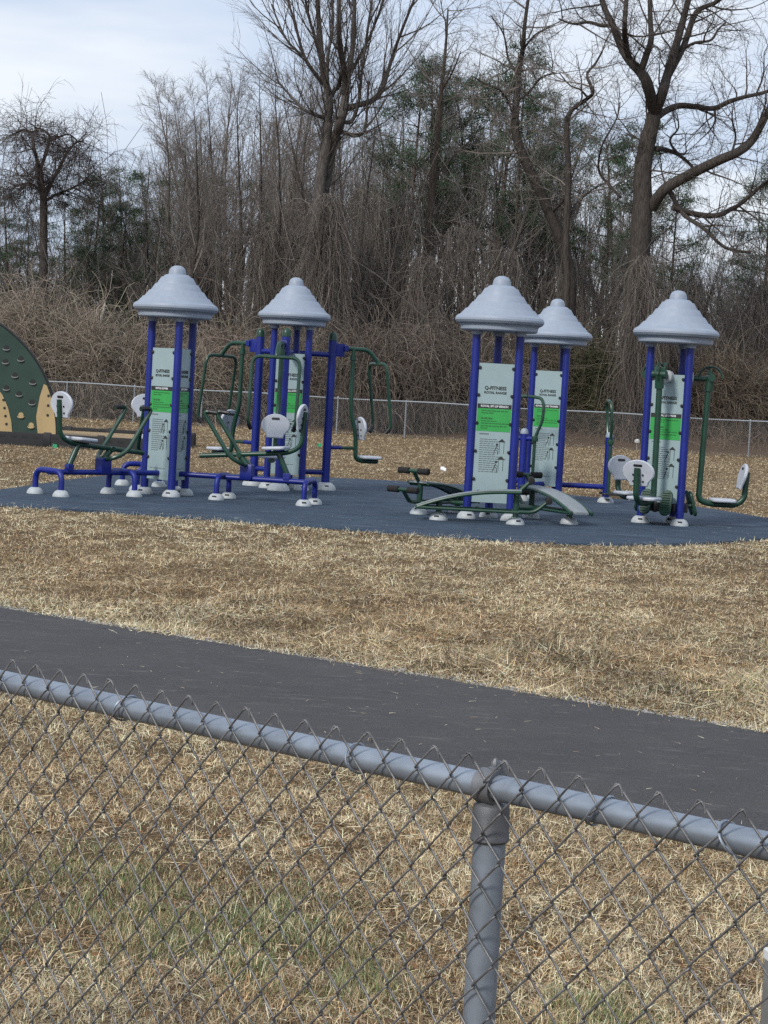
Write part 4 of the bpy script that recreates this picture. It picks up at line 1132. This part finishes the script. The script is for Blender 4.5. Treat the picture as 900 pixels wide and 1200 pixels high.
def mound(name, label, u, y, vtop, hw_px, n, cat='brambles', col=VINE, group=None, seed=1, dense=.012, leaf=None, hang=False):
    rg = np.random.default_rng(seed); x = gxy(u, y); g = float(H(x, y)); hor = 455 + (u - 450) * math.tan(ROLL)
    h = ((hor - vtop) * y / FPX + 1.7 - g) * .84; rx = hw_px * y / FPX; ry = max(1.3, rx * .75)
    root = empty(name, (x, y, g)); tag(root, label, cat, group)
    np_mesh('stems', *join_geo([strands(n, dome_start(rx, ry, h, rg), .42 if hang else .16, .20, rg, col, dense, .20 if hang else .30), strands(n // 4, dome_start(rx, ry, h, rg, .9), .10, .26, rg, np.array(col) * 1.15, dense * .9, .22)]), MT['bark'], root)
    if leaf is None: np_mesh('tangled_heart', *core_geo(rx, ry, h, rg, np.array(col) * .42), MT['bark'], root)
    else:
        P, _ = dome_start(rx, ry, h, rg)(leaf[1]); np_mesh('leaves', *needles(P, 9, .16, .13, leaf[0], rg), MT['needles'], root)
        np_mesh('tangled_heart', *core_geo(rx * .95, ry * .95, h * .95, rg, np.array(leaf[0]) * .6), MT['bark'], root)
    return root
mound('bramble_mound', 'highest heap of tan dead vines behind the green climbing panel', 38, 78.5, 338, 80, 2600, seed=1)
mound('bramble_mound', 'heap of dead vines spilling off the left edge of the photo behind the fence', -55, 79, 345, 70, 1500, seed=2)
mound('bramble_mound', 'tan vine heap sloping down to the fence just left of the leftmost tower', 118, 77.5, 372, 72, 2300, seed=3)
mound('bramble_mound', 'low heap of dead vines directly behind the leftmost tower', 196, 78.5, 402, 60, 1500, seed=4)
mound('bramble_mound', 'dead vine heap seen between the two left tower roofs', 268, 80, 385, 58, 1700, seed=5, col=(.26, .215, .17))
mound('bramble_mound', 'brown brush heap behind the pull-down tower', 345, 80, 385, 60, 1500, seed=6, col=(.19, .16, .13), hang=True)
mound('bramble_mound', 'brown brush heap just right of the pull-down tower', 425, 79, 378, 58, 1800, seed=7, col=(.17, .142, .118), hang=True)
mound('bramble_mound', 'brown brush heap midway between the pull-down tower and the bench tower', 497, 79.5, 370, 60, 1800, seed=8, col=(.16, .135, .112), hang=True)
mound('bramble_mound', 'low brown brush directly behind the bench tower', 570, 80, 392, 55, 1300, seed=9, col=(.16, .135, .112), hang=True)
mound('evergreen_shrub', 'broad olive green shrub on the bank between the two right towers', 700, 83, 388, 62, 700, cat='shrub', seed=10, col=(.13, .11, .08), leaf=((.05, .055, .028), 2200))
mound('evergreen_shrub', 'dull green shrub behind the half hidden tower', 628, 84, 402, 42, 500, cat='shrub', seed=11, col=(.14, .11, .08), leaf=((.052, .052, .03), 1300))
mound('round_bush', 'rounded twiggy brown bush on the bank right of the rightmost tower', 848, 84, 414, 40, 1500, cat='bush', seed=12, col=(.16, .13, .10))
mound('round_bush', 'smaller brown bush at the right edge of the photo on the bank', 903, 85, 428, 30, 900, cat='bush', seed=13, col=(.16, .13, .10))
mound('round_bush', 'dark twiggy bush directly behind the rightmost tower', 775, 85, 418, 34, 900, cat='bush', seed=14, col=(.14, .115, .09))
def vine_tree(u, y, vtop, hw_px, n, label, seed):
    rg = np.random.default_rng(seed); x = gxy(u, y); g = float(H(x, y)); hor = 455 + (u - 450) * math.tan(ROLL)
    h = (hor - vtop) * y / FPX + 1.7 - g; rx = hw_px * y / FPX
    root = empty('vine_draped_tree', (x, y, g)); tag(root, label, 'tree', 'vine-draped trees at the wood edge')
    t = Tree(seed); P = [dict(step=.8, wander=.06, up=.03, taper=.7, t0=.4), dict(step=.4, wander=.16, up=.0, taper=.8, t0=.2, num=16, ang=60, len=lambda q, L, R: R.uniform(.5, 1.2) * rx, rmin=.015, rk=.02)]
    t.branch((0, 0, -.3), (0, 0, 1), h * .98, .16, 0, P)
    np_mesh('trunk', *t.geo(lambda q: q[8] == 0, BARK, 7), MT['trunk'], root, smooth=True); np_mesh('crown', *t.geo(lambda q: q[8] > 0, TWIG, 4), MT['bark'], root)
    def st(n):
        th = rg.uniform(0, 2 * PI, n); z = 1 - rg.uniform(0, 1, n) ** 1.3 * .85; q = np.sqrt(np.clip(1 - (z - .35) ** 2 / .5, .12, 1)) * rg.uniform(.3, 1.05, n) * (1 + .25 * np.sin(th * 2 + z * 6))
        return np.stack([np.cos(th) * q * rx, np.sin(th) * q * rx * .8, z * h], -1), rg.normal(0, .35, (n, 3)) - np.array([0, 0, .35])
    np_mesh('hanging_vines', *join_geo([strands(n, st, .45, .34, rg, (.19, .166, .146), .009, .17, k=9), strands(n // 3, st, .03, .25, rg, (.16, .14, .122), .008, .30, k=8)]), MT['bark'], root)
VT = (('vine-smothered tree just right of the leftmost tower roof', 305, 86, 262, 34), ('vine-smothered tree left of the twin-trunk tree', 345, 88, 240, 34), ('vine-draped tree at the foot of the twin-trunk tree, on its right', 420, 85, 222, 40), ('vine-draped tree hiding the foot of the twin-trunk tree', 374, 82.2, 228, 30),
      ('vine-draped tree above the gap between the middle towers', 462, 87, 232, 38), ('vine-draped tree left of the bench tower roof', 530, 86, 262, 38), ('vine-draped low tree above the bench tower roof', 585, 86, 292, 36),
      ('vine-draped sapling wrapped round the foot of the great gnarled tree', 744, 80.8, 300, 26), ('vine-covered thin tree behind the leftmost tower roof', 225, 88, 292, 40), 
      ('vine-draped tree above the half hidden tower roof', 665, 88, 305, 38), ('vine-draped tree between the great tree and the rightmost tower roof', 805, 90, 320, 34), ('vine-draped tree at the right edge of the woods', 880, 90, 325, 40),
      ('vine-draped tree behind the pull-down tower roof', 380, 86, 275, 36), ('low vine-draped tree right of the pull-down tower roof', 490, 84, 300, 34))
for i, (lab, u, y, v, hw_) in enumerate(VT): vine_tree(u, y, v, hw_, (560 if 'hiding' not in lab else 1100), lab, 300 + i)
# ---- undergrowth on the whole bank, and the wood fading back behind it (nobody could count these)
g_ = np.random.default_rng(5)
def brush(n, y0, y1, hmax, col, r, seed, zup=.55):
    rg = np.random.default_rng(seed)
    def st(n):
        y = rg.uniform(y0, y1, n); x = rg.uniform(-.25, .25, n) * y; z = H(x, y) - .05
        D_ = rg.normal(0, .35, (n, 3)); D_[:, 2] = 1; return np.stack([x, y, z], -1), D_
    P0 = st
    return strands(n, P0, .14 * zup, hmax / 9, rg, col, r, .16, k=9)
V, F, C = join_geo([brush(5000, 82, 100, 2.8, (.15, .13, .108), .010, 1), brush(2200, 90, 118, 4.5, (.14, .125, .11), .011, 2, .25), brush(2500, 78.5, 84, 1.3, (.22, .165, .12), .008, 3, 1.2), brush(1300, 84, 112, 9.5, (.17, .152, .135), .018, 4, .05)])
tag(np_mesh('undergrowth', V, F, C, MT['bark']), kind='stuff')
n = 560; rg = np.random.default_rng(9); y = rg.uniform(118, 165, n); x = rg.uniform(-.25, .25, n) * y; uu = x / y * FPX + 450
top = np.array([skyline(q) for q in uu]) + 45 + np.abs(rg.normal(0, 35, n)); hor = 455 + (uu - 450) * math.tan(ROLL); g = H(x, y)
h = np.maximum(4, (hor - top) * y / FPX + 1.7 - g); A = np.stack([x, y, g - .3], -1); B = A + np.stack([rg.normal(0, .35, n), rg.normal(0, .35, n), h], -1)
M1 = A + (B - A) * .4 + rg.normal(0, .25, (n, 3)) * np.array([1, 1, 0]); M2 = A + (B - A) * .72 + rg.normal(0, .35, (n, 3)) * np.array([1, 1, 0]); rb_ = rg.uniform(.05, .13, n); cc = np.array(BARK) * rg.uniform(.7, 1.2, (n, 1))
gs = [seg_geo(A, M1, rb_, rb_ * .7, cc, 5), seg_geo(M1, M2, rb_ * .7, rb_ * .4, cc, 4), seg_geo(M2, B, rb_ * .4, .008, cc, 3)]
k = 22; t = np.repeat(np.arange(n), k); q = rg.uniform(.12, .98, n * k)[:, None]; P = np.where(q < .4, A[t] + (M1 - A)[t] * q / .4, np.where(q < .72, M1[t] + (M2 - M1)[t] * (q - .4) / .32, M2[t] + (B - M2)[t] * (q - .72) / .28))
D_ = rg.normal(0, 1, (n * k, 3)); D_[:, 2] = np.abs(D_[:, 2]) * .8 + .9; D_ /= np.linalg.norm(D_, axis=1, keepdims=True); l = rg.uniform(.7, 2.8, (n * k, 1)) * (1.25 - q)
Q = P + D_ * l; gs.append(seg_geo(P, Q, .016, .008, np.array(TWIG) * rg.uniform(.7, 1.2, (n * k, 1)), 3))
k2 = 3; t2 = np.repeat(np.arange(n * k), k2); q2 = rg.uniform(.3, 1, n * k * k2)[:, None]; P2 = P[t2] + (Q - P)[t2] * q2; D2_ = D_[t2] + rg.normal(0, .5, (len(t2), 3)); gs.append(seg_geo(P2, P2 + D2_ * rg.uniform(.3, .9, (len(t2), 1)), .010, .006, np.array(TWIG) * rg.uniform(.7, 1.2, (len(t2), 1)), 3))
V, F, C = join_geo(gs); tag(np_mesh('distant_wood', V, F, C, MT['bark']), kind='stuff')
# pale dead stake poking out of the vine heap
p = at(121, 362, 79); r = empty('dead_snag', (p.x, p.y, float(H(p.x, p.y)))); tag(r, 'pale dead stick poking up from the vine heap left of the leftmost tower', 'dead wood')
m = MB(); zz = p.z - r.location.z; m.tube([(-.2, 0, -.1), (-.05, 0, zz - .3), (.02, 0, zz), (.04, .01, zz + .22)], [.07, .055, .045, .03], 8); m.build('stick', MT['stake'], r)
# ---------------------------------------------------------------- sky, sun, render settings
SUN_EL, SUN_AZ = math.radians(38), math.radians(215)     # compass from +Y, clockwise: high behind the camera's left
w = bpy.data.worlds.new('World'); SC.world = w; w.use_nodes = True
nt = w.node_tree; bg = nt.nodes['Background']
sky = nt.nodes.new('ShaderNodeTexSky'); sky.sky_type = 'NISHITA'; sky.sun_disc = False
sky.sun_elevation = SUN_EL; sky.sun_rotation = SUN_AZ; sky.air_density = 1.2; sky.dust_density = 1.5
tc = nt.nodes.new('ShaderNodeTexCoord')
mp = nt.nodes.new('ShaderNodeMapping'); mp.inputs['Scale'].default_value = (2.2, 2.2, 13); mp.inputs['Rotation'].default_value = (0, .12, .4)
nt.links.new(tc.outputs['Generated'], mp.inputs[0])
nz = nt.nodes.new('ShaderNodeTexNoise'); nz.inputs['Scale'].default_value = 1.25; nz.inputs['Detail'].default_value = 5; nz.inputs['Roughness'].default_value = .5
nt.links.new(mp.outputs[0], nz.inputs['Vector'])
r1 = ramp(nt, nz.outputs[0], [(.36, (4.0, 4.9, 6.6)), (.5, (5.1, 5.8, 7.1)), (.64, (7.1, 7.4, 7.9))])
cl = nt.nodes.new('ShaderNodeMix'); cl.data_type = 'RGBA'; cl.inputs[0].default_value = .86
nt.links.new(sky.outputs[0], cl.inputs[6]); nt.links.new(r1.outputs[0], cl.inputs[7])
nt.links.new(cl.outputs[2], bg.inputs[0]); bg.inputs[1].default_value = .075
sl = bpy.data.lights.new('sun', 'SUN'); sl.energy = 1.5; sl.angle = math.radians(10); sl.color = (1, .95, .88)
so = bpy.data.objects.new('sun', sl); COL.objects.link(so)
sd = Vector((math.sin(SUN_AZ) * math.cos(SUN_EL), math.cos(SUN_AZ) * math.cos(SUN_EL), math.sin(SUN_EL)))
so.rotation_euler = (-sd).to_track_quat('-Z', 'Y').to_euler(); so.location = sd * 50
SC.view_settings.view_transform = 'Standard'; SC.view_settings.look = 'None'; SC.view_settings.exposure = .84; SC.view_settings.gamma = 1
try: SC.view_settings.use_curve_mapping = False
except Exception: pass
SC.cycles.max_bounces = 5; SC.cycles.diffuse_bounces = 3; SC.cycles.glossy_bounces = 2; SC.cycles.use_denoising = False
SC.cycles.caustics_reflective = False; SC.cycles.caustics_refractive = False
bpy.context.view_layer.update()
